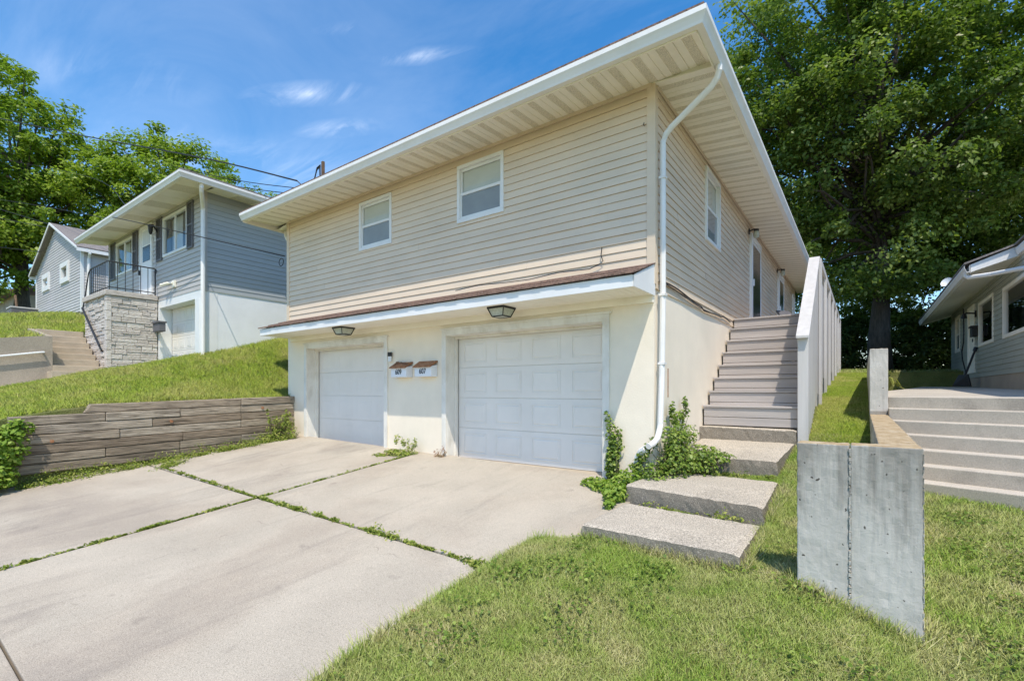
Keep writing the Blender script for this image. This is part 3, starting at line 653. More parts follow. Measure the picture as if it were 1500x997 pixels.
# ------------------------------------------------------------------ wooden stairs and deck
D = thing('wooden_deck', (.75, 2.3, .6), 'greyed wooden staircase and deck with white board railing beside the house', 'deck stairs')
ry = [2.33, 2.69, 3.03, 3.37, 3.70, 4.02, 4.34, 4.66]; rz = [.64, .965, 1.21, 1.45, 1.69, 1.945, 2.20, 2.465, 2.70]
for k in range(8):
    x0 = .03 + .004 * (k % 2); z0, z1 = rz[k], rz[k + 1]; y = ry[k]; st = MB()
    if k == 0: st.box(x0, 1.405, y, y + .035, z0, z0 + .13).box(x0, 1.405, y, y + .035, z0 + .138, z1 - .036)
    else: st.box(x0, 1.405, y, y + .035, z0, z0 + .045).box(x0, 1.405, y, y + .035, z0 + .052, z1 - .036)
    yn = ry[k + 1] + .03 if k < 7 else y + .3
    st.box(x0 - .01, 1.405, y - .025, y + .14, z1 - .033, z1).box(x0 - .01, 1.405, y + .148, yn, z1 - .033, z1)
    st.build('step', M['deck'], D, bevel=.005)
fl = MB(); y = 4.962
while y < 15: fl.box(.03, 1.405, y, y + .14, 2.667, 2.70); y += .146
fl.build('deck_floor', M['deck'], D)
def rail_z(y): return 2.05 + (y - 2.15) * .752 if y < 4.25 else 3.63
posts = [2.2, 4.2, 5.7, 7.2, 8.7, 10.3, 11.9, 13.4]
for i, y in enumerate(posts):
    zt = rail_z(y) - .05; gz_ = float(ground(1.6, y)) - .15
    p = MB().box(1.41, 1.55, y, y + .10, gz_, zt)
    if i: p.box(1.551, 1.60, y - .03, y + .11, gz_, zt - .02)
    p.build('railing_post', M['deck_white'], D, bevel=.005)
for i, (a, b_) in enumerate(zip(posts, posts[1:])):
    pn = MB(); n = max(1, round((b_ - a - .1) / .17)); w = (b_ - a - .1) / n
    for k in range(n):
        y0 = a + .1 + k * w; y1 = y0 + w - .008; ym = (y0 + y1) / 2
        top0, top1 = rail_z(y0) - (.06 if i == 0 else .30), rail_z(y1) - (.06 if i == 0 else .30)
        zb = float(ground(1.6, ym)) + (.06 if i % 2 == 0 else .28) + random.uniform(-.04, .06)
        if i == 0: zb = float(ground(1.6, ym)) - .05 + .16 * k / n * 2
        pn.prism([(1.515, y0, zb), (1.515, y1, zb), (1.515, y1, top1), (1.515, y0, top0)], [(1.545, y0, zb), (1.545, y1, zb), (1.545, y1, top1), (1.545, y0, top0)])
    pn.build('railing_panel', M['deck_white'], D)
cr = MB()
pr = lambda y, z: [(1.395, y, z), (1.565, y, z), (1.565, y, z + .04), (1.395, y, z + .04)]
cr.sweep([pr(2.12, rail_z(2.12) - .04), pr(4.25, 3.60), pr(4.33, 3.64), pr(13.55, 3.66)])
cr.box(1.55, 1.59, 4.3, 13.5, 3.52, 3.635)
cr.build('cap_rail', M['deck_white'], D, bevel=.004)
sk = MB(); sk.prism([(1.47, 2.34, .55), (1.47, 5.0, 1.2), (1.47, 5.0, 2.66), (1.47, 2.34, .9)], [(1.50, 2.34, .55), (1.50, 5.0, 1.2), (1.50, 5.0, 2.66), (1.50, 2.34, .9)])
sk.build('stringer', M['deck_white'], D)
t = thing('folding_chair', (.35, 9.2, 2.7), 'folded white chair with grey seat lying against the siding on the deck', 'folding chair')
MB().tube([(.75, 9.0, 2.7), (.2, 9.6, 3.45)], .018, 6).tube([(1.1, 9.3, 2.7), (.45, 10.0, 3.45)], .018, 6).build('chair_frame', M['white'], t)
MB().prism([(.52, 9.22, 3.0), (.83, 9.58, 3.02), (.43, 10.0, 3.5), (.16, 9.6, 3.5)], [(.54, 9.2, 3.03), (.85, 9.56, 3.05), (.45, 9.98, 3.53), (.18, 9.58, 3.53)]).build('seat', M['shutter'], t)

# ------------------------------------------------------------------ concrete slab steps
def rough_slab(name, quad, thick, label, seed):
    """a poured slab: chipped uneven edges, top corners given as (x, y, z)"""
    rs = np.random.default_rng(seed); me = bpy.data.meshes.new(name); bm = bmesh.new(); n, m = 26, 18
    q = [Vector(p) for p in quad]; c0 = sum(q, Vector()) / 4; vs = {}
    for lay in range(4):
        for i in range(n + 1):
            for j in range(m + 1):
                if lay in (1, 2) and not (i in (0, n) or j in (0, m)): continue
                a, b_ = i / n, j / m; p = q[0].lerp(q[1], a).lerp(q[3].lerp(q[2], a), b_) - Vector((0, 0, thick * lay / 3))
                e = (i in (0, n)) + (j in (0, m))
                k = .007 * e
                if lay == 0 and e: p = p.lerp(c0, .006 * e) - Vector((0, 0, .010 * e))
                p += Vector(rs.normal(size=3)) * (k * .45 if e else .0016); vs[lay, i, j] = bm.verts.new(p - c0)
    for i in range(n):
        for j in range(m): bm.faces.new([vs[0, i, j], vs[0, i + 1, j], vs[0, i + 1, j + 1], vs[0, i, j + 1]])
    ring = [(i, 0) for i in range(n)] + [(n, j) for j in range(m)] + [(n - i, m) for i in range(n)] + [(0, m - j) for j in range(m)]
    for lay in range(3):
        for k in range(len(ring)):
            a, b_ = ring[k], ring[(k + 1) % len(ring)]
            bm.faces.new([vs[(lay,) + a], vs[(lay + 1,) + a], vs[(lay + 1,) + b_], vs[(lay,) + b_]])
    bmesh.ops.recalc_face_normals(bm, faces=bm.faces); bm.to_mesh(me); bm.free(); me.materials.append(M['slab'])
    return tag(link(name, me, None, c0), label, 'concrete step', 'concrete slab steps up to the wooden stairs')
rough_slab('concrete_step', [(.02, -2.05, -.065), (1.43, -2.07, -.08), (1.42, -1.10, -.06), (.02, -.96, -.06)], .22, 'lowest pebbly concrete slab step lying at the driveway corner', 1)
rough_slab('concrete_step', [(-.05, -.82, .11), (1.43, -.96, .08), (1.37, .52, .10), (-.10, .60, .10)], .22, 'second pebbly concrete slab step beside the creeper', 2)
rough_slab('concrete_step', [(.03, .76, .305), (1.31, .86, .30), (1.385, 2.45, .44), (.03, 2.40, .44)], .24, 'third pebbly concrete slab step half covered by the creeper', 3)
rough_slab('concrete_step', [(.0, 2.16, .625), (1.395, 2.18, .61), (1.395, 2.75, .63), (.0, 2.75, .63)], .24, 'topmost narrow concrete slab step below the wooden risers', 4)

# ------------------------------------------------------------------ cast concrete wall
Wl = thing('retaining_wall', (2.2, -2.1, -.3), 'tall cast concrete retaining wall with stained end panel on the lawn', 'retaining wall')
TX = bpy.data.textures.new('cast unevenness', 'CLOUDS'); TX.noise_scale = .05; TX.noise_depth = 3
def wall_piece(x0, x1, y0, y1, z0, z1):
    o = MB().box(x0, x1, y0, y1, z0, z1).build('wall_section', M['cast'], Wl, bevel=.008)
    m1 = o.modifiers.new('divide', 'SUBSURF'); m1.subdivision_type = 'SIMPLE'; m1.levels = m1.render_levels = 5
    m2 = o.modifiers.new('uneven', 'DISPLACE'); m2.texture = TX; m2.strength = .012; m2.mid_level = .5; m2.texture_coords = 'GLOBAL'; return o
wall_piece(1.83, 2.132, -2.25, -2.07, -.9, .846); wall_piece(2.139, 2.51, -2.256, -2.071, -.9, .85)
wall_piece(2.29, 2.508, -2.07, 3.05, -.9, .848); wall_piece(2.288, 2.512, 3.05, 9.5, -.4, 1.85)
sm = MB()                                   # ragged mortar seam between the panels and down the far corner
for (x, w) in ((2.136, .010), (2.512, .009)):
    z = -.7
    while z < .82:
        h = random.uniform(.006, .03); o = random.uniform(.0005, .006); k = .7 if x < 2.3 else .35; sm.box(x - w * k * random.uniform(.4, 1.3), x + w * k * random.uniform(.3, 1.2), -2.256 - o, -2.235, z, z + h); z += h + random.choice((0, .001, .002, .01, .03)) * random.random()
sm.build('mortar_seam', M['cast'], Wl, bevel=.003)
# neighbour's concrete stairs and patio
U = Vector((.937, -.35, 0)); Nn = Vector((-.35, -.937, 0))
St = thing('concrete_stairs', (3.5, 2, 0), 'wide pale concrete stairs rising to the neighbouring patio', 'concrete stairs')
for k in range(7):
    z = 1.117 - .165 * k; d0 = -3.83 + .28 * k; d1 = d0 - (.30 if k else .02)
    SB = B(Nn * 0, U, Nn); u0 = (2.514 + .35 * d0) / .937; u0b = (2.514 + .35 * d1) / .937
    s_ = MB(); a = [SB.p(u0, d0, 0), SB.p(u0 + 4.5, d0, 0), SB.p(u0 + 4.5, d1, 0), SB.p(u0b, d1, 0)]
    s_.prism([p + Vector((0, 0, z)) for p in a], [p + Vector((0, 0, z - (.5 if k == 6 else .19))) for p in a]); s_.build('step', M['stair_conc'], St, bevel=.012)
pm = MB(); E0 = SB.p((2.514 + .35 * -3.87) / .937, -3.87, 0); E1 = SB.p(7.5, -3.87, 0)
pp = [(E0.x, E0.y), (4.2, E0.y - .6), (E1.x, E1.y), (9, E1.y), (9, 20), (2.514, 20), (2.514, E0.y)]
pp = [(E0.x, E0.y, 1.113), (E1.x, E1.y, 1.113), (9.5, E1.y, 1.113), (9.5, 20, 1.40), (4.4, 20, 1.40), (3.0, 9.5, 1.24), (2.514, 7.5, 1.19)]
pm.prism(pp, [(x, y, z - .12) for x, y, z in pp]); tag(pm.build('patio', M['patio']), kind='structure')

# ------------------------------------------------------------------ timber wall along the driveway
TW = thing('timber_wall', (-8.6, -2.3, 0), 'weathered grey timber sleeper wall holding up the lawn beside the driveway', 'timber wall')
tilt = lambda y, z: z + .028 * y
H_ = .157
for row in range(7):
    z0 = 1.085 - (row + 1) * H_; y = .0; end = -3.80 if row == 0 else -4.72 + .02 * (row % 2)
    while y > end + .02:
        L_ = random.choice((1.15, 1.6, 2.1, 2.4)) if y < -.01 else random.choice((1.2, 1.9, 2.3))
        y1 = max(end, y - L_)
        if y1 - end < .35: y1 = end
        j = random.uniform(-.012, .012); b0 = MB()
        za, zb = tilt(y, z0), tilt(y1, z0)
        q = lambda x: [(x, y - .004, za + .005), (x, y1 + .004, zb + .005), (x, y1 + .004 + (.10 if row == 0 and y1 == end else 0), zb + H_ - .004), (x, y - .004, za + H_ - .004)]
        b0.prism(q(-8.60 + j), q(-8.77 + j))
        b0.build('timber', M['timber'], TW, bevel=.012); y = y1
for (y, z) in ((-.75, .83), (-2.5, .62), (-4.2, .38)): MB().tube([(-8.62, y, z), (-8.585, y, z)], .028, 10).build('bolt', M['rust'], TW)

# ------------------------------------------------------------------ grey green neighbour across the patio
RH = thing('bungalow', (7, 12, 1.3), 'low grey green sided house with wide white eaves beside the patio', 'house')
RF = B((5.05, 0, 0), (0, 1, 0), (-1, 0, 0))
r0, rd, r1, r2 = (17.4, 18.5, 2.62, 3.95), (14.55, 15.75, 1.78, 3.93), (11.9, 13.92, 2.52, 3.84), (8.2, 10.78, 2.50, 3.76)
siding(MB(), RF, 2.0, 19.6, 1.62, 4.26, .13, [r0, rd, r1, r2]).build('siding', M['sage_siding'], RH)
siding(MB(), B((5.05, 2.0, 0), (1, 0, 0), (0, -1, 0)), 0, 9, 1.62, 4.2, .13).build('siding', M['sage_siding'], RH)
MB().box(5.05, 14, 2.0, 19.6, .2, 1.63).box(5.2, 14, 2.1, 19.5, 1.6, 1.64).build('foundation', M['brown_conc'], RH)
MB().box(2.0, 19.6, -.4, -.35, 1.6, 4.3, RF).build('inner_wall', M['dark'], RH)
for w, st in ((r0, 'double'), (r1, 'single'), (r2, 'single')): window(RH, RF, *w, style=st, fw=.09, mat='soffit')
d = MB().box(rd[0], rd[0] + .12, -.03, .04, rd[2], rd[3], RF).box(rd[1] - .12, rd[1], -.03, .04, rd[2], rd[3], RF).box(rd[0] + .12, rd[1] - .12, -.03, .04, rd[3] - .1, rd[3], RF).box(rd[0] + .12, rd[1] - .12, -.03, .0, rd[2], rd[3] - .1, RF).build('door', M['soffit'], RH)
MB().box(rd[0] + .2, rd[0] + .25, .0, .05, 2.75, 2.85, RF).build('handle', M['black'], d)
mb = MB(); mb.prism([(4.24, 9.12, 3.96), (5.1, 9.12, 4.23), (5.1, 20.4, 4.23), (4.24, 20.4, 3.96)], [(4.24, 9.12, 3.98), (5.1, 9.12, 4.26), (5.1, 20.4, 4.26), (4.24, 20.4, 3.98)])
mb.box(5.0, 5.1, 2, 9.09, 4.22, 4.26)
mb.build('soffit', M['soffit'], RH)
mb = MB(); mb.prism([(4.22, 9.1, 3.95), (5.1, 9.1, 4.235), (5.1, 9.1, 4.47), (4.22, 9.1, 4.125)], [(4.22, 9.13, 3.95), (5.1, 9.13, 4.235), (5.1, 9.13, 4.47), (4.22, 9.13, 4.125)])
mb.box(5.03, 5.06, 2, 9.08, 4.2, 4.4); mb.box(4.21, 4.235, 9.14, 20.4, 3.94, 4.12); mb.build('fascia', M['white'], RH)
g = MB(); gutter(g, [lambda o, z: (4.205 - o * .8, 9.06, 3.95 + z), lambda o, z: (4.205 - o * .8, 20.4, 3.95 + z)]); gutter(g, [lambda o, z: (5.025 - o * .7, 2, 4.21 + z), lambda o, z: (5.025 - o * .7, 9.05, 4.21 + z)])
g.build('gutter', M['gutter'], RH)
downspout(RH, [(4.16, 9.25, 3.98), (4.16, 9.25, 3.90), (4.2, 9.22, 3.85), (4.55, 8.9, 3.82), (4.95, 8.3, 3.78), (4.99, 8.1, 3.6), (4.99, 8.1, 1.5)], .05, 8)
mb = MB(); ry_ = 10.5
pl = lambda x, z: z + .36 * (x - 3.9)
for (x0, ya, yb, zz) in ((4.1, 9.04, 20.5, 4.13), (4.92, 1.9, 9.05, 4.425)):
    zt = 4.13 + .36 * (ry_ - 4.1)
    mb.prism([(x0, ya, zz), (x0, yb, zz), (ry_, yb, zt), (ry_, ya, zt)], [(x0, ya, zz + .04), (x0, yb, zz + .04), (ry_, yb, zt + .04), (ry_, ya, zt + .04)])
mb.prism([(ry_, 1.9, 4.13 + .36 * 6.4), (ry_, 20.5, 4.13 + .36 * 6.4), (16, 20.5, 4.6), (16, 1.9, 4.6)], [(ry_, 1.9, 4.17 + .36 * 6.4), (ry_, 20.5, 4.17 + .36 * 6.4), (16, 20.5, 4.64), (16, 1.9, 4.64)])
mb.build('roof', M['shingle_grey'], RH)
mb = MB(); mb.prism([(5.05, 19.58, 4.1), (14.5, 19.58, 4.1), (10.5, 19.58, 6.3)], [(5.05, 19.5, 4.1), (14.5, 19.5, 4.1), (10.5, 19.5, 6.3)]); mb.build('gable_wall', M['sage_siding'], RH)
mb = MB(); mb.prism([(5.05, 1.98, 4.1), (14.05, 1.98, 4.1), (14.05, 1.98, 5.2), (10.5, 1.98, 6.38), (5.05, 1.98, 4.44)], [(5.05, 2.06, 4.1), (14.05, 2.06, 4.1), (14.05, 2.06, 5.2), (10.5, 2.06, 6.38), (5.05, 2.06, 4.44)]); mb.build('gable_wall', M['sage_siding'], RH)
MB().tube([(5.02, 16.6, 4.05), (5.02, 16.5, 3.2), (5.02, 16.55, 2.9), (5.02, 16.9, 2.6), (5.02, 16.8, 2.3), (5.02, 16.2, 1.9), (5.02, 16.1, 1.55)], .018, 5).build('wall_cable', M['cable'], RH)
t = thing('wall_lamp', (5.0, 14.3, 3.6), 'black wall lamp beside the cream door across the patio', 'wall lamp')
MB().box(14.25, 14.37, .02, .05, 3.48, 3.68, RF).tube([RF.p(14.3, .05, 3.6), RF.p(14.3, .25, 3.62), RF.p(14.3, .3, 3.58)], .025, 6).build('bracket', M['black'], t); MB().tube([RF.p(14.3, .3, 3.58), RF.p(14.3, .3, 3.46)], [.05, .08], 8).build('lamp_shade', M['black'], t)
t = thing('wall_mailbox', (5.0, 14.15, 2.9), 'black mailbox hung on the wall beside the cream door', 'mailbox')
MB().box(13.98, 14.36, .02, .16, 2.86, 3.14, RF).build('box', M['black'], t, bevel=.02); MB().box(13.96, 14.38, .02, .19, 3.14, 3.19, RF).build('lid', M['black'], t)
t = thing('snow_shovel', (4.66, 14.0, 1.35), 'black long handled shovel leaning against the patio house wall', 'shovel')
MB().tube([(4.72, 13.98, 1.62), (4.98, 14.05, 2.48)], .028, 8).tube([(4.96, 14.04, 2.42), (4.99, 14.06, 2.53)], .05, 8).build('handle', M['black'], t)
MB().prism([(4.50, 14.25, 1.34), (4.86, 13.75, 1.34), (4.80, 13.82, 1.70), (4.62, 14.12, 1.70)], [(4.46, 14.2, 1.34), (4.82, 13.7, 1.35), (4.78, 13.8, 1.70), (4.60, 14.1, 1.70)]).build('blade', M['black'], t)
t = thing('satellite_dish', (4.3, 13.9, 4.3), 'small pale satellite dish on the roof edge of the patio house', 'satellite dish')
rings = []
for k in range(5):
    r = .15 * k / 4 + .005; dpt = .05 * (k / 4) ** 2
    ax = Vector((-.55, -.7, .45)).normalized(); a = ax.cross(Vector((0, 0, 1))).normalized(); c_ = ax.cross(a)
    rings.append([Vector((4.32, 13.9, 4.56)) + ax * dpt + (a * math.cos(q) + c_ * math.sin(q)) * r for q in np.linspace(0, 2 * math.pi, 17)[:-1]])
MB().sweep(rings, caps=False).build('dish', M['white'], t, smooth=True); MB().tube([(4.5, 14.0, 4.25), (4.4, 13.95, 4.5), (4.32, 13.9, 4.56)], .022, 6).build('mast', M['white'], t)

# ------------------------------------------------------------------ grey neighbour on the hill
LH = thing('split_level_house', (-16.6, -.4, 2.0), 'grey sided two storey house with charcoal shutters on the grassy bank', 'house')
LB = B((0, -.391, 0), (1, 0, 0), (0, -1, 0)); LS = B((-12.467, -.391, 0), (0, 1, 0), (1, 0, 0))
LD = (-17.343, -16.26, 4.27, 6.62); LR = (-15.40, -13.58, 5.34, 6.55); LL = (-19.84, -18.10, 5.36, 6.53)
siding(MB(), LB, -20.75, -15.98, 4.2, 6.72, .135, [LD, LL]).build('front_siding', M['grey_siding'], LH)
siding(MB(), LB, -15.98, -12.53, 4.03, 6.72, .135, [LR]).build('front_siding', M['grey_siding'], LH)
siding(MB(), LS, .06, 9, 3.97, 6.72, .135).build('side_siding', M['shaded_grey_siding'], LH)
siding(MB(), B((-20.75, -.391, 0), (0, 1, 0), (-1, 0, 0)), 0, 9, 3.9, 6.72, .135).build('side_siding', M['grey_siding'], LH)
MB().box(-12.54, -12.44, -.42, -.33, 3.95, 6.70).build('corner_post', M['grey_siding'], LH)
mb = MB(); mb.box(-12.70, -12.467, -.39, 8.6, 1.2, 3.98); mb.box(-20.75, -15.76, -.39, -.2, 1.2, 4.25); mb.build('foundation_wall', M['white_wall'], LH)
gf = MB(); gf.box(-15.98, -15.70, -.40, -.06, 1.4, 4.03).box(-13.07, -12.46, -.40, -.06, 1.4, 4.03).box(-15.70, -13.07, -.40, -.06, 3.80, 4.03)
gf.box(-13.05, -12.75, -.41, -.40, 1.4, 3.8).build('garage_frame', M['white'], LH)
garage_door(LH, LB, -15.68, -13.09, 2.02, 3.80, -.33, 5, 4, .012)
MB().box(-20.6, -12.7, .3, .4, 2, 6.7).build('inner_wall', M['dark'], LH)
for w in (LR, LL): window(LH, LB, *w, style='slider', fw=.07, back='curtains')
for a, c in ((-15.906, -15.43), (-13.55, -13.14), (-20.417, -19.90), (-18.06, -17.60)):
    s_ = MB().box(a, a + .06, .02, .05, 5.27, 6.62, LB).box(c - .06, c, .02, .05, 5.27, 6.62, LB)
    for z in (5.27, 5.92, 6.56): s_.box(a + .06, c - .06, .02, .05, z, z + .06, LB)
    z = 5.34
    while z < 6.54: s_.poly([LB.p(a + .06, .045, z), LB.p(c - .06, .045, z), LB.p(c - .06, .024, z + .05), LB.p(a + .06, .024, z + .05)]); z += .045
    s_.build('shutter', M['shutter'], LH)
d = MB().box(LD[0], LD[0] + .1, -.05, .05, LD[2], LD[3], LB).box(LD[1] - .1, LD[1], -.05, .05, LD[2], LD[3], LB).box(LD[0] + .1, LD[1] - .1, -.05, .05, LD[3] - .09, LD[3], LB).box(LD[0] + .1, LD[1] - .1, -.04, .02, LD[2] + .04, 5.35, LB).box(LD[0] + .1, LD[1] - .1, -.04, .02, 5.35, LD[3] - .09, LB).build('door', M['white'], LH)
MB().box(LD[0] + .22, LD[1] - .22, .02, .028, 5.45, 5.95, LB).build('pane', M['dark_glass'], d); MB().box(LD[0] + .22, LD[1] - .22, .02, .028, 6.0, 6.45, LB).build('pane', M['curtain'], d)
MB().box(LD[0] + .03, LD[0] + .09, .05, .10, 5.05, 5.2, LB).build('handle', M['black'], d)
MB().box(LD[0], LD[1], .0, .10, 4.20, 4.29, LB).build('door_sill', M['red_wood'], LH)
MB().box(-16.02, -15.94, .02, .04, 5.95, 6.12, LB).build('number_plate', M['white'], LH)
sf = MB(); bl = B((-11.72, -.391, 0), (-1, 0, 0), (0, -1, 0))
soffit(sf, bl, 0, 9.35, 0, .78, 6.70, 6.62, .62, .03); soffit(sf, LS, 0, 9.6, 0, .75, 6.70, 6.62, .62, .03); sf.build('soffit', [M['soffit'], M['vent']], LH)
MB().box(-21.08, -11.72, -1.185, -1.17, 6.58, 6.74).box(-11.735, -11.72, -1.17, 9.3, 6.58, 6.74).build('fascia', M['soffit'], LH)
g = MB(); gutter(g, [lambda o, z: (-21.1, -1.186 - o, 6.585 + z), lambda o, z: (-11.719 + o, -1.186 - o, 6.585 + z), lambda o, z: (-11.719 + o, 9.3, 6.585 + z)]); g.build('gutter', M['gutter'], LH)
mb = MB(); e = [(-21.15, -1.28, 6.76), (-11.62, -1.28, 6.76), (-11.62, 9.3, 6.76), (-21.15, 9.3, 6.76)]; a_, b_ = (-16.9, 3.6, 8.0), (-15.9, 4.4, 8.0)
for fc in ((e[0], e[1], b_, a_), (e[1], e[2], b_), (e[2], e[3], a_, b_), (e[3], e[0], a_)): mb.prism(fc, [(p[0], p[1], p[2] + .03) for p in fc])
mb.build('roof', M['shingle_grey'], LH)
downspout(LH, [(-11.75, -.75, 6.6), (-11.75, -.75, 6.5), (-11.8, -.73, 6.44), (-12.3, -.50, 6.22), (-12.37, -.47, 6.12), (-12.37, -.47, 4.0), (-12.37, -.47, 2.15)], .055, 8)
t = thing('wall_lamp', (-15.85, -.45, 6.27), 'dark lantern lamp on grey siding beside the white storm door', 'wall lamp')
MB().tube([LB.p(-15.83, .02, 6.2), LB.p(-15.85, .14, 6.42), LB.p(-15.86, .2, 6.4)], .025, 6).build('bracket', M['black'], t); MB().tube([LB.p(-15.86, .2, 6.42), LB.p(-15.86, .2, 6.38), LB.p(-15.86, .2, 6.16), LB.p(-15.86, .2, 6.1)], [.04, .075, .05, .02], 6).build('lantern', M['black'], t)
t = thing('flood_light', (-14.8, -.45, 4.4), 'twin flood lamp on grey siding above the small garage door', 'flood light')
MB().box(-14.55, -14.38, .02, .07, 4.3, 4.5, LB).build('mount', M['soffit'], t)
for dx in (0, -.28): MB().tube([LB.p(-14.48 + dx * .6, .08, 4.42), LB.p(-14.62 + dx, .16, 4.42), LB.p(-14.72 + dx, .2, 4.40)], [.02, .04, .05], 8).build('lamp_head', M['soffit'], t)
t = thing('wall_mailbox', (-15.45, -.43, 3.0), 'dark grey mailbox hung on the white garage frame', 'mailbox')
MB().box(-15.42, -14.92, .10, .28, 3.0, 3.26, LB).build('box', M['shutter'], t, bevel=.02); MB().box(-15.45, -14.90, .08, .31, 3.26, 3.31, LB).build('lid', M['shutter'], t); MB().box(-15.97, -15.42, .01, .12, 3.05, 3.09, LB).build('arm', M['shutter'], t)
# stone porch, its rail and steps
PO = thing('stone_porch', (-16.9, -1.0, 1.8), 'pale split stone porch block with black iron railing', 'porch')
core = MB().box(-18.05, -15.84, -1.64, -.42, 1.2, 4.03).build('porch_core', M['brown_conc'], PO)
sv = MB()
def veneer(b, u0, u1, z0, z1):
    z = z0
    while z < z1 - .02:
        hh = min(random.choice((.05, .06, .08, .1, .12, .15)), z1 - z); u = u0 - random.random() * .3
        while u < u1:
            w = random.uniform(.2, .55); a, c = max(u, u0), min(u + w, u1)
            if c - a > .03:
                if hh > .14 and random.random() < .5:
                    s2 = random.uniform(.4, .6) * hh
                    sv.box(a + .006, c - .006, 0, random.uniform(.02, .05), z + .005, z + s2 - .004, b, 0, random.random() + .001); sv.box(a + .006, c - .006, 0, random.uniform(.02, .05), z + s2 + .004, z + hh - .005, b, 0, random.random() + .001)
                else: sv.box(a + .006, c - .006, 0, random.uniform(.02, .05), z + .005, z + hh - .005, b, 0, random.random() + .001)
            u += w
        z += hh
veneer(B((-15.84, 0, 0), (0, 1, 0), (1, 0, 0)), -1.60, -.42, 1.55, 4.03); veneer(B((0, -1.64, 0), (1, 0, 0), (0, -1, 0)), -18.05, -15.98, 1.6, 4.03)
z = 1.55
while z < 4.0: sv.box(-15.98, -15.79, -1.70, -1.58, z + .004, min(z + .28, 4.03), WORLD, 0, random.random() + .001); z += .29
sv.build('stone_veneer', M['stone'], PO, bevel=.006)
MB().box(-18.1, -15.76, -1.74, -.42, 4.035, 4.19).build('porch_cap', M['stone'], PO, bevel=.015)
rl = MB(); rt = 5.04
rl.tube([(-15.82, -.5, rt), (-15.82, -1.60, rt), (-15.9, -1.66, rt), (-17.5, -1.66, rt), (-17.75, -1.66, rt - .1), (-18.0, -1.68, rt - .75), (-18.1, -1.72, 3.86)], .02, 6)
rl.tube([(-15.82, -.5, 4.28), (-15.82, -1.62, 4.28), (-17.6, -1.66, 4.28)], .016, 6)
rl.tube([(-15.82, -.5, rt), (-15.80, -.44, rt - .06), (-15.80, -.46, rt - .14), (-15.82, -.5, rt - .1)], .016, 6)
rl.tube([(-18.08, -1.74, 3.86), (-16.2, -1.76, 2.55)], .032, 6).tube([(-16.22, -1.76, 2.56), (-16.18, -1.72, 2.42), (-16.2, -1.69, 2.38)], .022, 6)
for y in np.arange(-1.62, -.45, .19): rl.tube([(-15.82, y, 4.19), (-15.82, y, rt)], .010 if abs(y + .5) > .1 else .02, 5)
for x in np.arange(-17.6, -15.9, .19): rl.tube([(x, -1.66, 4.19), (x, -1.66, rt)], .010, 5)
rl.build('railing', M['iron'], PO)
ST = thing('porch_stairs', (-16.8, -2.2, 1.6), 'tan concrete stairs climbing between the low concrete wall and the stone porch', 'stairs')
nx_ = [-15.62, -16.11, -16.48, -16.83, -17.16, -17.48, -17.80, -18.10]; nz_ = [1.744, 1.925, 2.12, 2.31, 2.51, 2.70, 2.895, 3.09]
for k in range(8):
    xb = nx_[k + 1] - .03 if k < 7 else -19.6
    MB().box(xb, nx_[k], -2.80 - (.12 if k == 0 else 0), -1.645 - (.055 if nz_[k] > 1.6 else 0), nz_[k] - .45, nz_[k]).build('step', M['tan_step'], ST, bevel=.012)
CW = thing('low_concrete_wall', (-16.2, -4, 1.2), 'weathered brown concrete wall with a white pipe rail beside the path', 'concrete wall')
mb = MB(); pts = [(-2.93, 2.735), (-3.8, 2.60), (-5.5, 2.38), (-8.5, 1.95)]
for (ya, za), (yb, zb) in zip(pts, pts[1:]): mb.prism([(-16.34, ya, .2), (-16.125, ya, .2), (-16.125, ya, za), (-16.34, ya, za)], [(-16.34, yb, .2), (-16.125, yb, .2), (-16.125, yb, zb), (-16.34, yb, zb)])
mb.build('wall_section', M['brown_conc'], CW)
MB().prism([(-16.125, -2.93, 1.0), (-16.125, -2.93, 2.73), (-18.5, -2.93, 3.12), (-18.5, -2.93, 1.0)], [(-16.125, -2.802, 1.0), (-16.125, -2.802, 2.73), (-18.5, -2.802, 3.12), (-18.5, -2.802, 1.0)]).build('wall_section', M['brown_conc'], CW)
MB().tube([(-16.12, -3.0, 2.27), (-16.02, -3.0, 2.27), (-16.02, -3.08, 2.26), (-16.02, -3.9, 2.10), (-16.02, -6, 1.75)], .025, 8).build('pipe_rail', M['white'], CW)

# ------------------------------------------------------------------ gabled cottage, shed and cooling unit farther up
GH = thing('gabled_cottage', (-28.4, -.4, 4.4), 'small pale grey gabled cottage with two tiny windows farther up the hill', 'house')
GB = B((0, -.4, 0), (1, 0, 0), (0, -1, 0)); GS = B((-24.25, -.4, 0), (0, 1, 0), (1, 0, 0))
g1, g2 = (-30.92, -29.58, 6.10, 6.92), (-27.46, -26.1, 6.05, 6.97)
s_ = MB(); z = 4.55; k = 0
while z < 8.75:
    ze = z + .12; xl = -32.4 if z < 7.2 else -32.4 + (z - 7.2) / 1.65 * 3.95; xr = -24.26 if z < 7.25 else -24.26 - (z - 7.25) / 1.6 * 4.22
    siding(s_, GB, xl, xr, z, ze - .001, .12, [g1, g2], .025); z = ze
s_.build('front_siding', M['pale_siding'], GH); siding(MB(), GS, 0, 8, 4.55, 7.2, .12).build('side_siding', M['pale_siding'], GH)
MB().box(-24.32, -24.22, -.44, -.34, 4.5, 7.2).box(-32.45, -32.35, -.44, -.34, 4.5, 7.15).build('corner_post', M['white'], GH)
MB().box(-32.4, -24.26, -.4, 7.5, 3, 4.56).build('foundation', M['brown_conc'], GH)
MB().box(-32.2, -24.4, .0, .1, 4.5, 8.4).build('inner_wall', M['dark'], GH) if False else None
for w in (g1, g2): window(GH, GB, *w, style='single', fw=.22, proud=.08)
mb = MB(); pk = (-28.45, 8.98)
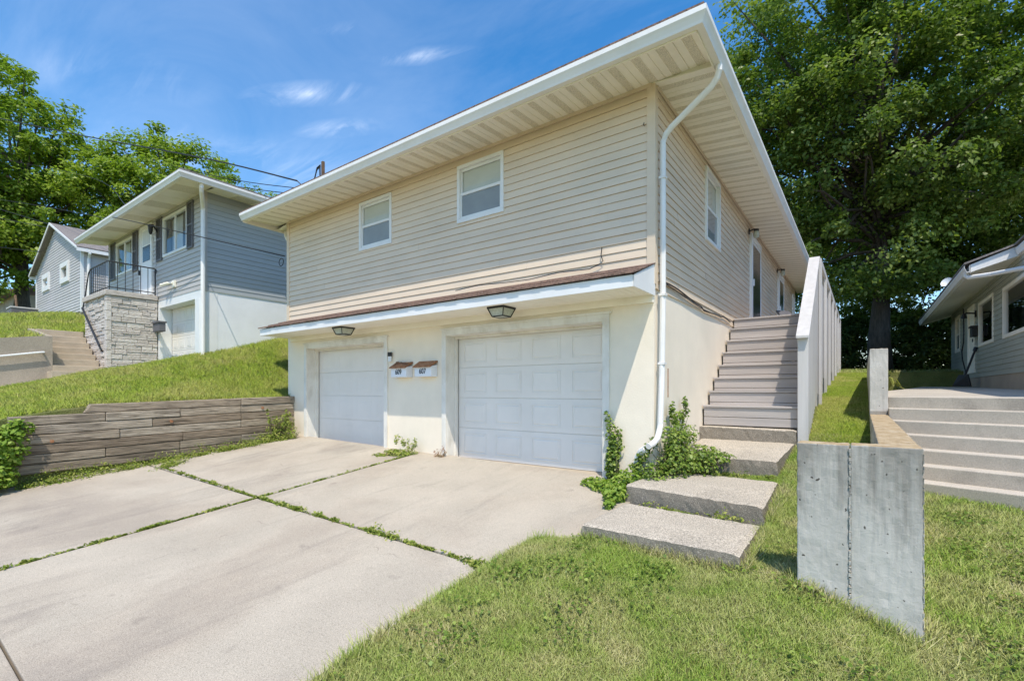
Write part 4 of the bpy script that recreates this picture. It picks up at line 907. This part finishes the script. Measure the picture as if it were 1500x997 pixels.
for (xe, ze) in ((-32.75, 7.12), (-23.95, 7.12)):
    mb.prism([(xe, -.62, ze), (pk[0], -.62, pk[1]), (pk[0], 4.5, pk[1]), (xe, 4.5, ze)], [(xe, -.62, ze + .05), (pk[0], -.62, pk[1] + .05), (pk[0], 4.5, pk[1] + .05), (xe, 4.5, ze + .05)])
mb.build('roof', M['shingle_grey'], GH)
mb = MB()
for (xe, ze) in ((-32.75, 7.10), (-23.95, 7.10)): mb.prism([(xe, -.66, ze - .03), (pk[0], -.66, pk[1] - .05), (pk[0], -.66, pk[1] + .05), (xe, -.66, ze + .06)], [(xe, -.63, ze - .03), (pk[0], -.63, pk[1] - .05), (pk[0], -.63, pk[1] + .05), (xe, -.63, ze + .06)])
mb.box(-23.98, -23.95, -.63, 7.8, 6.98, 7.14).box(-32.75, -32.72, -.63, 7.8, 6.98, 7.14).build('rake_board', M['white'], GH)
downspout(GH, [(-24.0, -.2, 7.1), (-24.0, -.2, 6.95), (-24.15, -.2, 6.75), (-24.18, -.2, 4.4)], .06, 8)
SH = thing('shed', (-60, 3, 5), 'low shed with a rusty brown roof far up the hill', 'shed')
MB().box(-66, -57, 2.4, 9, 4, 9.6).build('wall', M['brown_conc'], SH); MB().prism([(-66.6, 1.6, 9.5), (-56.4, 1.6, 9.5), (-56.4, 6, 11.2), (-66.6, 6, 11.2)], [(-66.6, 1.6, 9.7), (-56.4, 1.6, 9.7), (-56.4, 6, 11.4), (-66.6, 6, 11.4)]).build('roof', M['shingle_brown'], SH)
t = thing('cooling_unit', (-29.6, -1.4, 4.3), 'grey metal cooling unit on the grass beside the gabled cottage', 'cooling unit')
MB().box(-30.1, -29.1, -1.8, -.9, 4.1, 5.0).build('housing', M['shutter'], t, bevel=.03); MB().box(-30.12, -29.08, -1.82, -.88, 5.0, 5.06).build('lid', M['pale_siding'], t)
tag(MB().tube([(-31.6, -1.2, 4.6), (-32.3, -1.2, 6.0)], .05, 6).build('wooden_stake', M['wood_pole'], base=(-31.6, -1.2, 4.6)), 'orange brown wooden stake leaning beside the cooling unit', 'stake')

# ------------------------------------------------------------------ overhead cables
def cable(pts, r, label):
    P = [Vector(p) for p in pts]; out = []
    for i in range(len(P) - 1):
        a, b_, c_, d_ = P[max(i - 1, 0)], P[i], P[i + 1], P[min(i + 2, len(P) - 1)]
        for k in range(8):
            t = k / 8; out.append(.5 * ((2 * b_) + (c_ - a) * t + (2 * a - 5 * b_ + 4 * c_ - d_) * t * t + (3 * b_ - a - 3 * c_ + d_) * t ** 3))
    out.append(P[-1])
    tag(MB().tube(out, r, 5).build('overhead_cable', M['cable'], base=tuple(P[0])), label, 'cable', 'overhead cables')
cable([(-34.11, -2.91, 15.04), (-30.3, -1.99, 13.86), (-22.47, -.63, 11.19), (-14.32, .35, 8.41), (-9.7, .7, 6.66)], .022, 'thick black service cable sagging across the sky to the roof mast')
cable([(-37.14, -2.63, 11.82), (-29.39, -.71, 9.98), (-21.81, -.15, 7.97), (-16.03, -1.33, 6.42), (-8.98, -.03, 4.42)], .013, 'thin black cable passing the grey house eave to the beige house corner')
cable([(-45.69, 3.51, 20.13), (-31.26, 6.58, 14.77), (-22.29, 8.16, 12.08), (-12, 9.5, 9.6)], .022, 'upper of two parallel cables above the grey house roof')
cable([(-45.69, 3.51, 19.6), (-31.26, 6.58, 14.38), (-22.29, 8.16, 11.75), (-12, 9.5, 9.3)], .022, 'lower of two parallel cables above the grey house roof')
cable([(-43.19, -2.09, 13.24), (-28.6, -.55, 8.98)], .018, 'black cable running to the peak of the gabled cottage, upper one')
cable([(-43.19, -2.09, 12.4), (-28.75, -.58, 8.86)], .018, 'black cable running to the peak of the gabled cottage, lower one')
cable([(-40.17, -2.36, 9.79), (-30.4, -.62, 8.0)], .018, 'lowest black cable meeting the roof slope of the gabled cottage')
cable([(-43.19, -2.09, 16.04), (-29.91, 1.0, 12.16), (-15.57, -1.28, 6.72)], .013, 'thin black cable crossing the trees to the grey house gutter')

# ------------------------------------------------------------------ trees and plants
def sph(n):
    v = RNG.normal(size=(n, 3)); return v / np.linalg.norm(v, axis=1)[:, None]
def crown(name, parent, ells, nclump, per, csize, lsize, mat, flat=.6, inner=.45, limbs=None, trunk=None, limb_r=.07, base=(0, 0, 0), aspect=.6, up=.55, gap=0.0):
    w = np.array([e[3] * e[4] * e[5] for e in ells]); w = w / w.sum(); C_ = []
    for e, q in zip(ells, w):
        n = max(3, int(nclump * q)); d = sph(n); r = (inner ** 3 + (1 - inner ** 3) * RNG.random(n)) ** (1 / 3)
        C_.append(np.array(e[:3]) + d * r[:, None] * np.array(e[3:6]))
    C_ = np.concatenate(C_)
    if limbs and trunk:                    # boughs from the trunk out to the foliage sprays
        m = MB(); sel = RNG.choice(len(C_), min(limbs, len(C_)), replace=False)
        for i in sel:
            c = Vector(C_[i]); f = random.uniform(.15, .95); a = Vector(trunk[0]).lerp(Vector(trunk[1]), f)
            if c.z < a.z - 1: a = Vector(trunk[0]).lerp(Vector(trunk[1]), random.uniform(.0, .4))
            d = (c - a); mid = a + d * .5 + Vector((random.uniform(-.3, .3), random.uniform(-.3, .3), -.06 * d.length))
            m.tube([a, a + (mid - a) * .5 + Vector((0, 0, .05 * d.length)), mid, mid + (c - mid) * .6 + Vector((random.uniform(-.2, .2), random.uniform(-.2, .2), .1)), c], [limb_r * (1.2 - f * .6), limb_r * .8, limb_r * .55, limb_r * .35, .015], 5)
        m.build('boughs', M['bark'], parent)
    n = len(C_) * per; k = np.repeat(np.arange(len(C_)), per)
    sz = csize * RNG.uniform(.6, 1.35, len(C_))
    d = sph(n); r = RNG.random(n) ** .5
    pos = C_[k] + d * (r * sz[k])[:, None] * np.array([1, 1, flat])
    pos[:, 2] -= .12 * sz[k] * (r ** 2)
    cen = np.mean([e[:3] for e in ells], 0); outw = pos - cen; outw /= np.maximum(1e-6, np.linalg.norm(outw, axis=1))[:, None]
    nr = np.array([0, 0, up]) + outw * .35 + d * .25 + RNG.normal(size=(n, 3)) * .42
    tone = np.clip(RNG.random(len(C_))[k] * .55 + RNG.random(n) * .45, 0, 1)
    return leaves(name, pos, nr, lsize * RNG.uniform(.6, 1.3, n), mat, parent, base, aspect, .08, tone)
def tree(label, base, h, r, ells, nclump, per, csize, lsize, mat, limbs=60, group=None, lean=(0, 0), fork=None):
    global RNG; RNG = np.random.default_rng(abs(hash((round(base[0] * 10), round(base[1] * 10)))) % 99991); random.seed(int(base[0] * 31 + base[1] * 17))
    x, y, z = base; t = thing('tree', base, label, 'tree', group); m = MB(); n = 9
    pts = [Vector((x + lean[0] * (k / n) ** 1.5 + random.uniform(-.06, .06) * (k > 0), y + lean[1] * (k / n) ** 1.5, z - .3 + h * k / n)) for k in range(n + 1)]
    m.tube(pts, [r * (1.35 if k == 0 else 1.08 if k == 1 else 1 - .8 * k / n) for k in range(n + 1)], 14)
    m.build('trunk', M['bark'], t, smooth=True)
    crown('crown', t, ells, nclump, per, csize, lsize, M[mat], limbs=limbs, trunk=(pts[3], pts[-1]), limb_r=r * .3)
    return t
bt = 'trees beyond the houses'
tree('huge dark oak with a thick straight trunk behind the concrete wall', (2.78, 18.9, 2.0), 15, .35,
     [(2.5, 18.9, 12.0, 6.6, 6.2, 5.0), (2.3, 18.6, 17, 5.6, 5.6, 4.5), (-1.6, 16.6, 10.5, 3.2, 3.2, 3.0), (6.6, 16.8, 9.6, 4.2, 3.6, 3.0), (2.4, 17.4, 7.0, 3.8, 3.0, 2.0), (3.2, 17.0, 5.6, 2.2, 1.6, 1.0), (.6, 17.6, 5.6, 1.8, 2.0, 1.1), (1.4, 16.4, 12.5, 4.0, 3.0, 3.2)], 680, 190, .8, .18, 'oak_leaf', 130, bt)
tree('dark leafy tree to the side of the oak above the patio house roof', (10.5, 24, 2.2), 12, .3, [(10, 24, 9.5, 5.5, 5, 4.6), (13.5, 22, 11, 5, 4, 5), (8, 26, 13, 4, 4, 4)], 330, 200, .95, .2, 'oak_leaf', 60, bt)
tree('slim trunked tree in the shade between the oak and the patio house', (5.9, 27.5, 2.4), 14, .2, [(5.4, 27.5, 10.5, 4.4, 4, 4.2), (4.5, 27, 6.2, 3.6, 3, 2.4)], 230, 190, .9, .2, 'oak_leaf', 50, bt)
tree('dark tree farther behind the beige house roof edge', (-4, 29, 2.6), 13, .25, [(-4, 29, 11, 5, 4, 5.5), (0, 31, 9, 5, 4, 4.5)], 260, 180, 1.0, .22, 'oak_leaf', 40, bt)
for q, (x, y, z, s, l) in enumerate(((1.2, 25, 2.0, 1.9, 'dark understory bush in the shade close behind the oak trunk'), (4.6, 24, 2.0, 1.7, 'dark understory bush filling the gap between trunk and patio house'), (7.4, 25.5, 2.0, 2.3, 'dark understory bush reaching behind the patio house corner'), (-1.6, 24, 2.0, 1.8, 'dark understory bush behind the end of the white deck railing'), (3, 30, 2.3, 2.6, 'tallest dark bush deepest in the shade behind the oak'))):
    tag(crown('bush', None, [(x, y, z + s * .7, s * 1.2, s, s)], int(60 * s), 130, .55, .15, M['under_leaf'], base=(x, y, z)), l, 'bush', 'understory bushes behind the oak')
tree('tall pale green maple at the picture edge behind the gabled cottage', (-42.6, .6, 5), 11.5, .45, [(-43.5, -.4, 16.8, 5.2, 5, 5.8), (-44, -2.5, 11.5, 5, 4, 4.5), (-40.6, 2.6, 13.0, 3.6, 3.4, 4.6), (-40.5, -.8, 9.4, 2.8, 2.6, 2.2)], 420, 150, .9, .26, 'maple_leaf', 80, bt)
tree('rounded pale green maple with a slanting dark limb behind the gabled cottage', (-38.2, 6.6, 5), 9.5, .35, [(-37.6, 7.2, 15.4, 4.3, 4.3, 4.0), (-39.8, 5.2, 12.6, 3.6, 3.6, 3.6), (-34.4, 9.6, 13.9, 3.0, 3, 2.7), (-36.6, 7.8, 11.4, 3.8, 3.4, 2.6)], 330, 150, .85, .25, 'maple_leaf', 90, bt, lean=(.8, .5))
tree('small distant maple peeking above the grey house roof', (-45, 17.5, 5), 10.5, .3, [(-46, 16.5, 17.6, 2.6, 2.6, 2.4), (-43, 18.2, 17.2, 3.2, 3, 2.2), (-41.5, 19.4, 16.4, 2.2, 2.2, 1.6)], 130, 170, .85, .26, 'maple_leaf', 20, bt)
tree('small dark tree in front of the shed far up the hill', (-38.8, -2.6, 4.8), 4, .14, [(-39, -2.8, 8.4, 1.6, 1.4, 1.1), (-38, -2.0, 7.0, 1.2, 1.2, .9)], 60, 140, .55, .2, 'oak_leaf', 20, bt)

def blob_leaves(name, blobs, mat, lsize, label=None, cat=None, base=(0, 0, 0), parent=None, stems=0, stem_mat='stem', aspect=.62, up=.6, shell=.4, kind=None, stem_z=None):
    P_, N_ = [], []
    for (x, y, z, rx, ry_, rz_, n) in blobs:
        d = sph(n); r = RNG.random(n) ** shell; P_.append(np.array([x, y, z]) + d * r[:, None] * np.array([rx, ry_, rz_])); N_.append(d * .5 + np.array([.1, -.15, up]) + RNG.normal(size=(n, 3)) * .35)
    P_ = np.concatenate(P_); N_ = np.concatenate(N_)
    par = parent
    if stems:
        par = thing(name, base, label, cat); s = MB()
        for _ in range(stems):
            p = P_[RNG.integers(len(P_))]; b_ = Vector(base) + Vector((random.uniform(-.1, .1), random.uniform(-.1, .1), 0)); e_ = Vector(p)
            s.tube([b_, b_.lerp(e_, .5) + Vector((random.uniform(-.06, .06), random.uniform(-.06, .06), .05)), e_], [.008, .006, .002], 4)
        s.build('stems', M[stem_mat], par); return leaves('foliage', P_, N_, lsize * RNG.uniform(.6, 1.4, len(P_)), M[mat], par, aspect=aspect)
    o = leaves(name, P_, N_, lsize * RNG.uniform(.6, 1.4, len(P_)), M[mat], None, base, aspect)
    return tag(o, label, cat, kind=kind)
def climb(n, x0, x1, y, z0, z1, k):          # shoots that climb a wall
    out = []
    for _ in range(k):
        x = random.uniform(x0, x1); zt = random.uniform(z0 + .3 * (z1 - z0), z1); z = z0
        while z < zt: x += random.uniform(-.03, .03); out.append((x, y + random.uniform(-.03, .02), z, .05, .035, .05, n)); z += .07
    return out
blob_leaves('creeper', climb(14, -.60, -.52, -.07, -.1, 1.12, 3) + [(-.55, -.1, .2, .10, .07, .3, 240), (-.53, -.09, .55, .06, .05, .25, 110)], 'ivy_leaf', .055, 'green creeper climbing the white jamb of the wider garage door', 'creeper', (-.55, -.1, -.1), stems=14)
blob_leaves('creeper', [(.16, .42, .42, .13, .38, .34, 496), (.12, .75, .55, .10, .3, .3, 260), (.22, .2, .25, .24, .36, .25, 496), (.38, .72, .34, .32, .38, .13, 558), (.62, .62, .33, .25, .22, .08, 204), (.02, -.2, .16, .22, .22, .18, 322), (.42, .45, .2, .32, .18, .14, 310), (.1, 1.3, .55, .08, .35, .16, 148), (.15, .1, .62, .08, .14, .22, 136)]
            + [(.09, random.uniform(.3, 1.2), random.uniform(.7, 1.05), .04, .05, .09, 26) for _ in range(12)] + [(-.22 + .05 * k, -.12, .2 + .07 * k, .07, .05, .08, 50) for k in range(6)], 'ivy_leaf', .052, 'bushy green creeper around the foot of the white downspout', 'creeper', (.15, .3, .1), stems=60)
blob_leaves('creeper', [(-.38, -.5, -.01, .26, .22, .10, 700), (-.16, -.82, .0, .15, .22, .12, 500), (-.62, -.42, -.01, .22, .16, .09, 380), (-.2, -.35, .08, .2, .2, .14, 420), (-.12, -1.1, -.08, .06, .12, .06, 90)], 'shrub_leaf', .055, 'bright low creeper mat spreading on the driveway corner', 'creeper', (-.35, -.5, -.1), stems=20)
blob_leaves('shrub', [(-8.75, -4.95, .15, .42, .45, .45, 1500), (-8.45, -4.8, .35, .32, .32, .35, 900), (-9.1, -4.9, .3, .35, .4, .42, 900), (-8.9, -5.1, .55, .3, .3, .25, 500), (-8.5, -4.62, .62, .12, .2, .16, 220), (-8.35, -5.0, -.1, .35, .4, .25, 800), (-8.6, -5.5, .1, .4, .4, .5, 900)], 'shrub_leaf', .075, 'bright leafy shrub at the low end of the timber wall', 'shrub', (-8.75, -4.95, -.35), stems=40)
blob_leaves('weed_clump', [(-8.42, -.5, .3, .16, .26, .3, 420), (-8.35, -.35, .5, .14, .2, .22, 240), (-8.38, -.7, .15, .18, .3, .16, 300), (-8.2, -.3, .25, .14, .14, .22, 200)] + [(-8.4 + random.uniform(-.15, .2), -.5 + random.uniform(-.3, .3), random.uniform(.4, .75), .03, .03, .08, 16) for _ in range(14)], 'weed_leaf', .06, 'tall pale weeds where the timber wall meets the beige house', 'weed', (-8.4, -.5, .1), stems=30, aspect=.35)
blob_leaves('weed_clump', [(-4.62, -.35, .08, .30, .16, .08, 420), (-4.85, -.5, .03, .22, .14, .05, 260), (-4.4, -.2, .08, .16, .1, .1, 120)] + [(-4.6 + random.uniform(-.3, .4), -.15, random.uniform(.1, .4), .03, .03, .07, 14) for _ in range(12)], 'weed_leaf', .06, 'yellowish weed tuft at the wall between the two garage doors', 'weed', (-4.6, -.3, 0), stems=24, stem_mat='dry_stem', aspect=.35)
blob_leaves('weed_clump', [(-3.75 + random.uniform(-.15, .15), -.12, random.uniform(.05, .25), .03, .03, .06, 8) for _ in range(10)] + [(-3.78, -.12, .04, .14, .07, .05, 70)], 'dry_leaf', .04, 'dry brown weed tuft at the corner of the wider garage door', 'weed', (-3.76, -.12, 0), stems=22, stem_mat='dry_stem', aspect=.3)
YP = thing('lily_clump', (2.8, 9.3, 1.2), 'yellow green strap leaved plant beside the tall concrete wall', 'plant')
m = MB()
for k in range(15):
    a = random.uniform(-1.2, 1.4); L_ = random.uniform(.15, .34); d = Vector((math.cos(a), math.sin(a) * .6, 0)); s_ = Vector((-d.y, d.x, 0)) * .03; p0 = Vector((2.7, 9.3, 1.15)); hh = random.uniform(.12, .42)
    q = [p0, p0 + d * L_ * .4 + Vector((0, 0, hh)), p0 + d * L_ * .8 + Vector((0, 0, hh * .95)), p0 + d * L_ * 1.1 + Vector((0, 0, hh * .6))]
    for u, v in zip(q, q[1:]): m.poly([u - s_, u + s_, v + s_ * .8, v - s_ * .8], 0, random.random())
m.build('strap_leaves', M['yellow_leaf'], YP)
DL = tag(leaves('fallen_leaf', np.array([[-.36, -3.83, -.36]]), np.array([[.5, -.6, .5]]), np.array([.10]), M['dry_leaf'], None, (-.36, -3.83, -.38), .6), 'single curled brown leaf on the driveway edge by the lawn', 'leaf')

# weeds in the joints and along the timber wall: nobody could count them
P_, S_ = [], []
def joint(x0, y0, x1, y1, n, w, h, p=2.2, zf=drive_z):
    nb = max(6, int(math.hypot(x1 - x0, y1 - y0) / .10)); dens = RNG.random(nb) ** p + .06; dens /= dens.sum()
    t = (RNG.choice(nb, n, p=dens) + RNG.random(n)) / nb
    k = np.interp(t, np.linspace(0, 1, nb), RNG.random(nb)) + .3
    x = x0 + (x1 - x0) * t + RNG.normal(size=n) * w * k * (abs(y1 - y0) > abs(x1 - x0) or .6); y = y0 + (y1 - y0) * t + RNG.normal(size=n) * w * k
    z = zf(x, y) + RNG.random(n) ** 2 * h * k; P_.append(np.stack([x, y, z], 1)); S_.append(np.full(n, .028))
joint(-4.35, -.2, -4.35, -2.95, 900, .012, .02); joint(-4.35, -2.95, -4.35, -5.5, 1900, .014, .026); joint(-4.35, -2.95, -7.8, -2.9, 1300, .016, .026); joint(-4.3, -2.95, -.45, -2.95, 1800, .016, .03, 3)
joint(-2.0, -2.95, -1.6, -2.95, 260, .03, .08); joint(-4.3, -2.95, -3.2, -2.95, 600, .024, .04); joint(-.7, -2.95, -.35, -3.0, 350, .04, .05); joint(-9, -5.5, -7, -5.53, 200, .012, .02)
joint(-8.25, -.3, -8.35, -4.6, 5200, .10, .13, 1.4); joint(-8.45, -.3, -8.5, -4.6, 2400, .05, .20, 2); joint(-8.0, -2.6, -7.7, -2.95, 700, .10, .08)
joint(.2, -.93, 1.4, -1.05, 420, .035, .07, 2, lambda x, y: 0 * x - .1); joint(1.0, -1.02, 1.3, -1.05, 120, .04, .12, 1, lambda x, y: 0 * x - .1); joint(.7, .68, 1.3, .72, 180, .03, .06, 2, lambda x, y: 0 * x + .1)
P_ = np.concatenate(P_); n = len(P_)
wd = leaves('weeds', P_, np.array([0, 0, .7]) + RNG.normal(size=(n, 3)) * .5, .034 * RNG.uniform(.5, 1.5, n), M['weed_leaf'], None, (0, 0, 0), .5)
tag(wd, 'low weeds growing in driveway joints and along the timber wall', 'weeds', kind='stuff')

def grass(n, x0, x1, y0, y1, mask, h, w, mat, label, lean=.5, hp=1.0):
    x = RNG.uniform(x0, x1, n); y = RNG.uniform(y0, y1, n); k = mask(x, y); x, y = x[k], y[k]; z = ground(x, y) - .004; n = len(x)
    clump = np.sin(x * 7.3 + 2 * np.sin(y * 4.1)) * np.sin(y * 6.1 + 1.7 * np.sin(x * 3.3)); hh = h * RNG.uniform(.45, 1.25, n) * (1 + .14 * clump)
    a = RNG.uniform(0, 2 * np.pi, n); d = np.stack([np.cos(a), np.sin(a), 0 * a], 1) * (w / 2); L_ = RNG.normal(size=(n, 2)) * lean
    flat = RNG.random(n) < .12; L_[flat] *= 3.0
    b_ = np.stack([x, y, z], 1); t = b_ + np.stack([L_[:, 0] * hh, L_[:, 1] * hh, np.where(flat, hh * .45, hh)], 1)
    V = np.stack([b_ - d, b_ + d, t + d * .25, t - d * .25], 1).reshape(-1, 3)
    o = raw_quads('grass', V, n, M[mat], None, (0, 0, 0), np.clip(RNG.random(n) * .8 + .1 * clump + .25 * flat, 0, 1)); return tag(o, label, 'grass', kind='stuff')
edge_x = lambda y: np.interp(y, [-9, -5.5, -4.4, -3.9, -2.95, -2.3, -2.1], [.06, -.22, -.33, -.40, -.50, -.40, -.05])
def m_front(x, y):
    k = (x > edge_x(y) + .05 * np.sin(y * 9) + .03 * np.sin(y * 23)) & ~((x > .0) & (x < 1.45) & (y > -2.06)) & ~((x < 1.4) & (y > -2.06)) & ~((x > 1.82) & (x < 2.53) & (y > -2.27))
    return k
grass(150000, -.55, 2.6, -4.6, -1.9, m_front, .038, .006, 'grass', 'short mown front lawn grass', .55)
grass(60000, -.4, 4.5, -6.6, -4.4, lambda x, y: (x > edge_x(y)), .045, .007, 'grass', 'short mown lawn grass toward the street', .55)
grass(60000, 1.36, 2.3, -2.1, 2.4, lambda x, y: x > np.interp(y, [-2.1, -1, -.95, .45, .6, 2.1, 2.2], [1.46, 1.44, 1.47, 1.40, 1.34, 1.36, 1.58]), .045, .0065, 'grass', 'grass between the slab steps and concrete wall', .55)
grass(90000, 1.57, 2.3, 2.1, 12, lambda x, y: x > 1.57, .05, .009, 'grass_bright', 'bright grass strip between deck railing and concrete wall', .6)
grass(150000, 2.53, 6.5, -4.6, 1.6, lambda x, y: (.35 * x + .937 * y) < 2.22, .05, .0075, 'grass', 'mown grass below the concrete stairs', .55)
grass(170000, -15.0, -8.78, -6.0, 3.2, lambda x, y: ~((x < -12.44) & (y > -.42)) & ~((x > -8.95) & (y > 0)), .085, .013, 'grass_bright', 'bright grass bank below the grey house', .55)
grass(14000, -15.15, -14.7, -6.0, -1.6, lambda x, y: x > -15.2, .12, .014, 'grass_bright', 'longer grass along the neighbour path edge', .5)
grass(60000, -34, -16.36, -6.0, -.45, lambda x, y: (x < -18.6) | (y < -2.95), .13, .02, 'grass_bright', 'tall grass above the low concrete wall', .5)
grass(40000, -3, 9, 12, 26, lambda x, y: (x < 5) | (y > 19.6), .10, .016, 'grass', 'shaded grass around the oak trunk', .5)

grass(9000, .35, 1.45, .5, .95, lambda x, y: (y > .56) & (y < .80) | (x > 1.36), .05, .0065, 'grass', 'grass in the gap between the upper slab steps', .6)
def near(pts, sd, n): p = np.array(pts)[RNG.integers(len(pts), size=n)]; return p + RNG.normal(size=(n, 2)) * sd
edge = [(x, -2.29) for x in np.linspace(1.84, 2.5, 30)] + [(1.80, y) for y in np.linspace(-2.25, -2.1, 6)] + [(x, -2.09) for x in np.linspace(.05, 1.42, 46)] + [(1.46, y) for y in np.linspace(-2.05, -1.1, 30)] + [(1.47, y) for y in np.linspace(-.95, .45, 40)] + [(2.55, y) for y in np.linspace(-2.2, 1.2, 70)] + [(edge_x(y) + .02, y) for y in np.linspace(-5.2, -2.2, 90)]
xy = near(edge, .022, 9000)
def edge_grass(xy, h, w, mat, label):
    x, y = xy[:, 0], xy[:, 1]; n = len(x); z = ground(x, y) - .004; hh = h * RNG.uniform(.4, 1.5, n); a = RNG.uniform(0, 6.283, n)
    d = np.stack([np.cos(a), np.sin(a), 0 * a], 1) * w / 2; L_ = RNG.normal(size=(n, 2)) * .45; b_ = np.stack([x, y, z], 1); t = b_ + np.stack([L_[:, 0] * hh, L_[:, 1] * hh, hh], 1)
    tag(raw_quads('grass', np.stack([b_ - d, b_ + d, t + d * .25, t - d * .25], 1).reshape(-1, 3), n, M[mat], None, (0, 0, 0), RNG.random(n)), label, 'grass', kind='stuff')
edge_grass(xy, .075, .0065, 'grass', 'longer unmown grass along slab, wall and driveway edges')
cl = [(RNG.uniform(-.2, 5.5), RNG.uniform(-5, 1)) for _ in range(130)]; xy = near(cl, .10, 9000); k = m_front(xy[:, 0], xy[:, 1]) & ~((xy[:, 0] > 2.5) & (.35 * xy[:, 0] + .937 * xy[:, 1] > 2.2)); xy = xy[k]; n = len(xy)
tag(leaves('clover', np.c_[xy, ground(xy[:, 0], xy[:, 1]) + .035 + .02 * RNG.random(n)], np.array([0, 0, 1.0]) + RNG.normal(size=(n, 3)) * .35, .026 * RNG.uniform(.6, 1.5, n), M['ivy_leaf'], None, (0, 0, 0), .85), 'clover and broadleaf weeds spread through the front lawn', 'clover', kind='stuff')

# ------------------------------------------------------------------ sky, sun and camera
w = bpy.data.worlds.new('World'); SC.world = w; w.use_nodes = True; nt = w.node_tree
bg = nt.nodes['Background']; sky = nt.nodes.new('ShaderNodeTexSky'); sky.sky_type = 'NISHITA'; sky.sun_disc = False
sky.sun_elevation = math.asin(SUN.z); sky.sun_rotation = math.atan2(SUN.x, SUN.y); sky.air_density = 1.0; sky.dust_density = .6; sky.ozone_density = 1.6; sky.altitude = 200
hs = nt.nodes.new('ShaderNodeHueSaturation'); hs.inputs['Saturation'].default_value = 1.4; nt.links.new(sky.outputs[0], hs.inputs['Color'])
tc = nt.nodes.new('ShaderNodeTexCoord'); sp = nt.nodes.new('ShaderNodeSeparateXYZ'); nt.links.new(tc.outputs['Generated'], sp.inputs[0])
zc = _math(nt, 'ADD', _math(nt, 'MAXIMUM', sp.outputs[2], 0), .12)
cv = nt.nodes.new('ShaderNodeCombineXYZ'); nt.links.new(_math(nt, 'DIVIDE', sp.outputs[0], zc), cv.inputs[0]); nt.links.new(_math(nt, 'DIVIDE', sp.outputs[1], zc), cv.inputs[1])
def wn(scale, st, rot, det, dist, off=0):
    mp = nt.nodes.new('ShaderNodeMapping'); mp.inputs['Scale'].default_value = st; mp.inputs['Rotation'].default_value = (0, 0, rot); mp.inputs['Location'].default_value = (off, off * .7, 0); nt.links.new(cv.outputs[0], mp.inputs[0])
    n = nt.nodes.new('ShaderNodeTexNoise'); n.inputs['Scale'].default_value = scale; n.inputs['Detail'].default_value = det; n.inputs['Roughness'].default_value = .62; n.inputs['Distortion'].default_value = dist
    nt.links.new(mp.outputs[0], n.inputs['Vector']); return n.outputs[0]
WISPS = [(-1.22, .734, .6, .20, .055, .75), (-.874, .837, .56, .17, .034, .65), (-1.275, .877, .55, .17, .05, .55), (-.915, .702, .59, .14, .025, .35), (-1.54, .367, .92, .3, .12, .22), (-1.75, .685, 1.0, .45, .2, .32), (-1.5, .95, .6, .35, .2, .22)]
def wisp(x, y, rot, sx, sy, amt):
    mp = nt.nodes.new('ShaderNodeMapping'); mp.vector_type = 'TEXTURE'; mp.inputs['Location'].default_value = (x, y, 0); mp.inputs['Rotation'].default_value = (0, 0, rot); mp.inputs['Scale'].default_value = (sx, sy, 1)
    nt.links.new(cv.outputs[0], mp.inputs[0]); ln = nt.nodes.new('ShaderNodeVectorMath'); ln.operation = 'LENGTH'; nt.links.new(mp.outputs[0], ln.inputs[0])
    return _math(nt, 'MULTIPLY', _ramp(nt, ln.outputs['Value'], [(0, (1, 1, 1)), (.45, (.4, .4, .4)), (1, (0, 0, 0))]), amt)
veil = _ramp(nt, wn(1.1, (.5, 1.5, 1), .5, 7, .8), [(.40, (0, 0, 0)), (.8, (1, 1, 1))])
fine = _math(nt, 'MULTIPLY', _ramp(nt, wn(4.0, (.5, 1.5, 1), -.58, 12, 1.2, 3.1), [(.44, (0, 0, 0)), (.66, (1, 1, 1))]), _ramp(nt, wn(9.0, (.25, 2.2, 1), -.58, 12, .8, 1.3), [(.3, (.25, .25, .25)), (.65, (1, 1, 1))]))
f = _math(nt, 'MULTIPLY', veil, .16)
for a in WISPS: f = _math(nt, 'ADD', f, _math(nt, 'MULTIPLY', fine, wisp(*a)))
f = _math(nt, 'MINIMUM', f, .85)
col = _mix(nt, f, hs.outputs[0], (5.6, 6.2, 7.2))
nt.links.new(col, bg.inputs[0]); bg.inputs[1].default_value = .15
su = bpy.data.lights.new('sun', 'SUN'); su.energy = 2.35; su.angle = math.radians(.55); su.color = (1, .955, .88)
so = bpy.data.objects.new('sun', su); COL.objects.link(so); so.rotation_euler = SUN.to_track_quat('Z', 'Y').to_euler(); so.location = SUN * 60
cam = bpy.data.cameras.new('camera'); co = bpy.data.objects.new('camera', cam); COL.objects.link(co)
cam.sensor_width = 36; cam.lens = 36 * 708 / 1500; cam.shift_y = (572 - 498.5) / 1500; cam.clip_end = 3000; cam.clip_start = .05
co.location = (2.207, -6.185, 1.21); co.rotation_euler = (math.pi / 2, 0, math.radians(36)); SC.camera = co
SC.view_settings.view_transform = 'Standard'; SC.view_settings.look = 'None'; SC.view_settings.gamma = 1; SC.view_settings.use_white_balance = True; SC.view_settings.white_balance_temperature = 7050; SC.view_settings.exposure = .79
SC.cycles.max_bounces = 8; SC.cycles.diffuse_bounces = 4; SC.cycles.transparent_max_bounces = 12; SC.cycles.use_denoising = True; SC.cycles.sample_clamp_indirect = 6
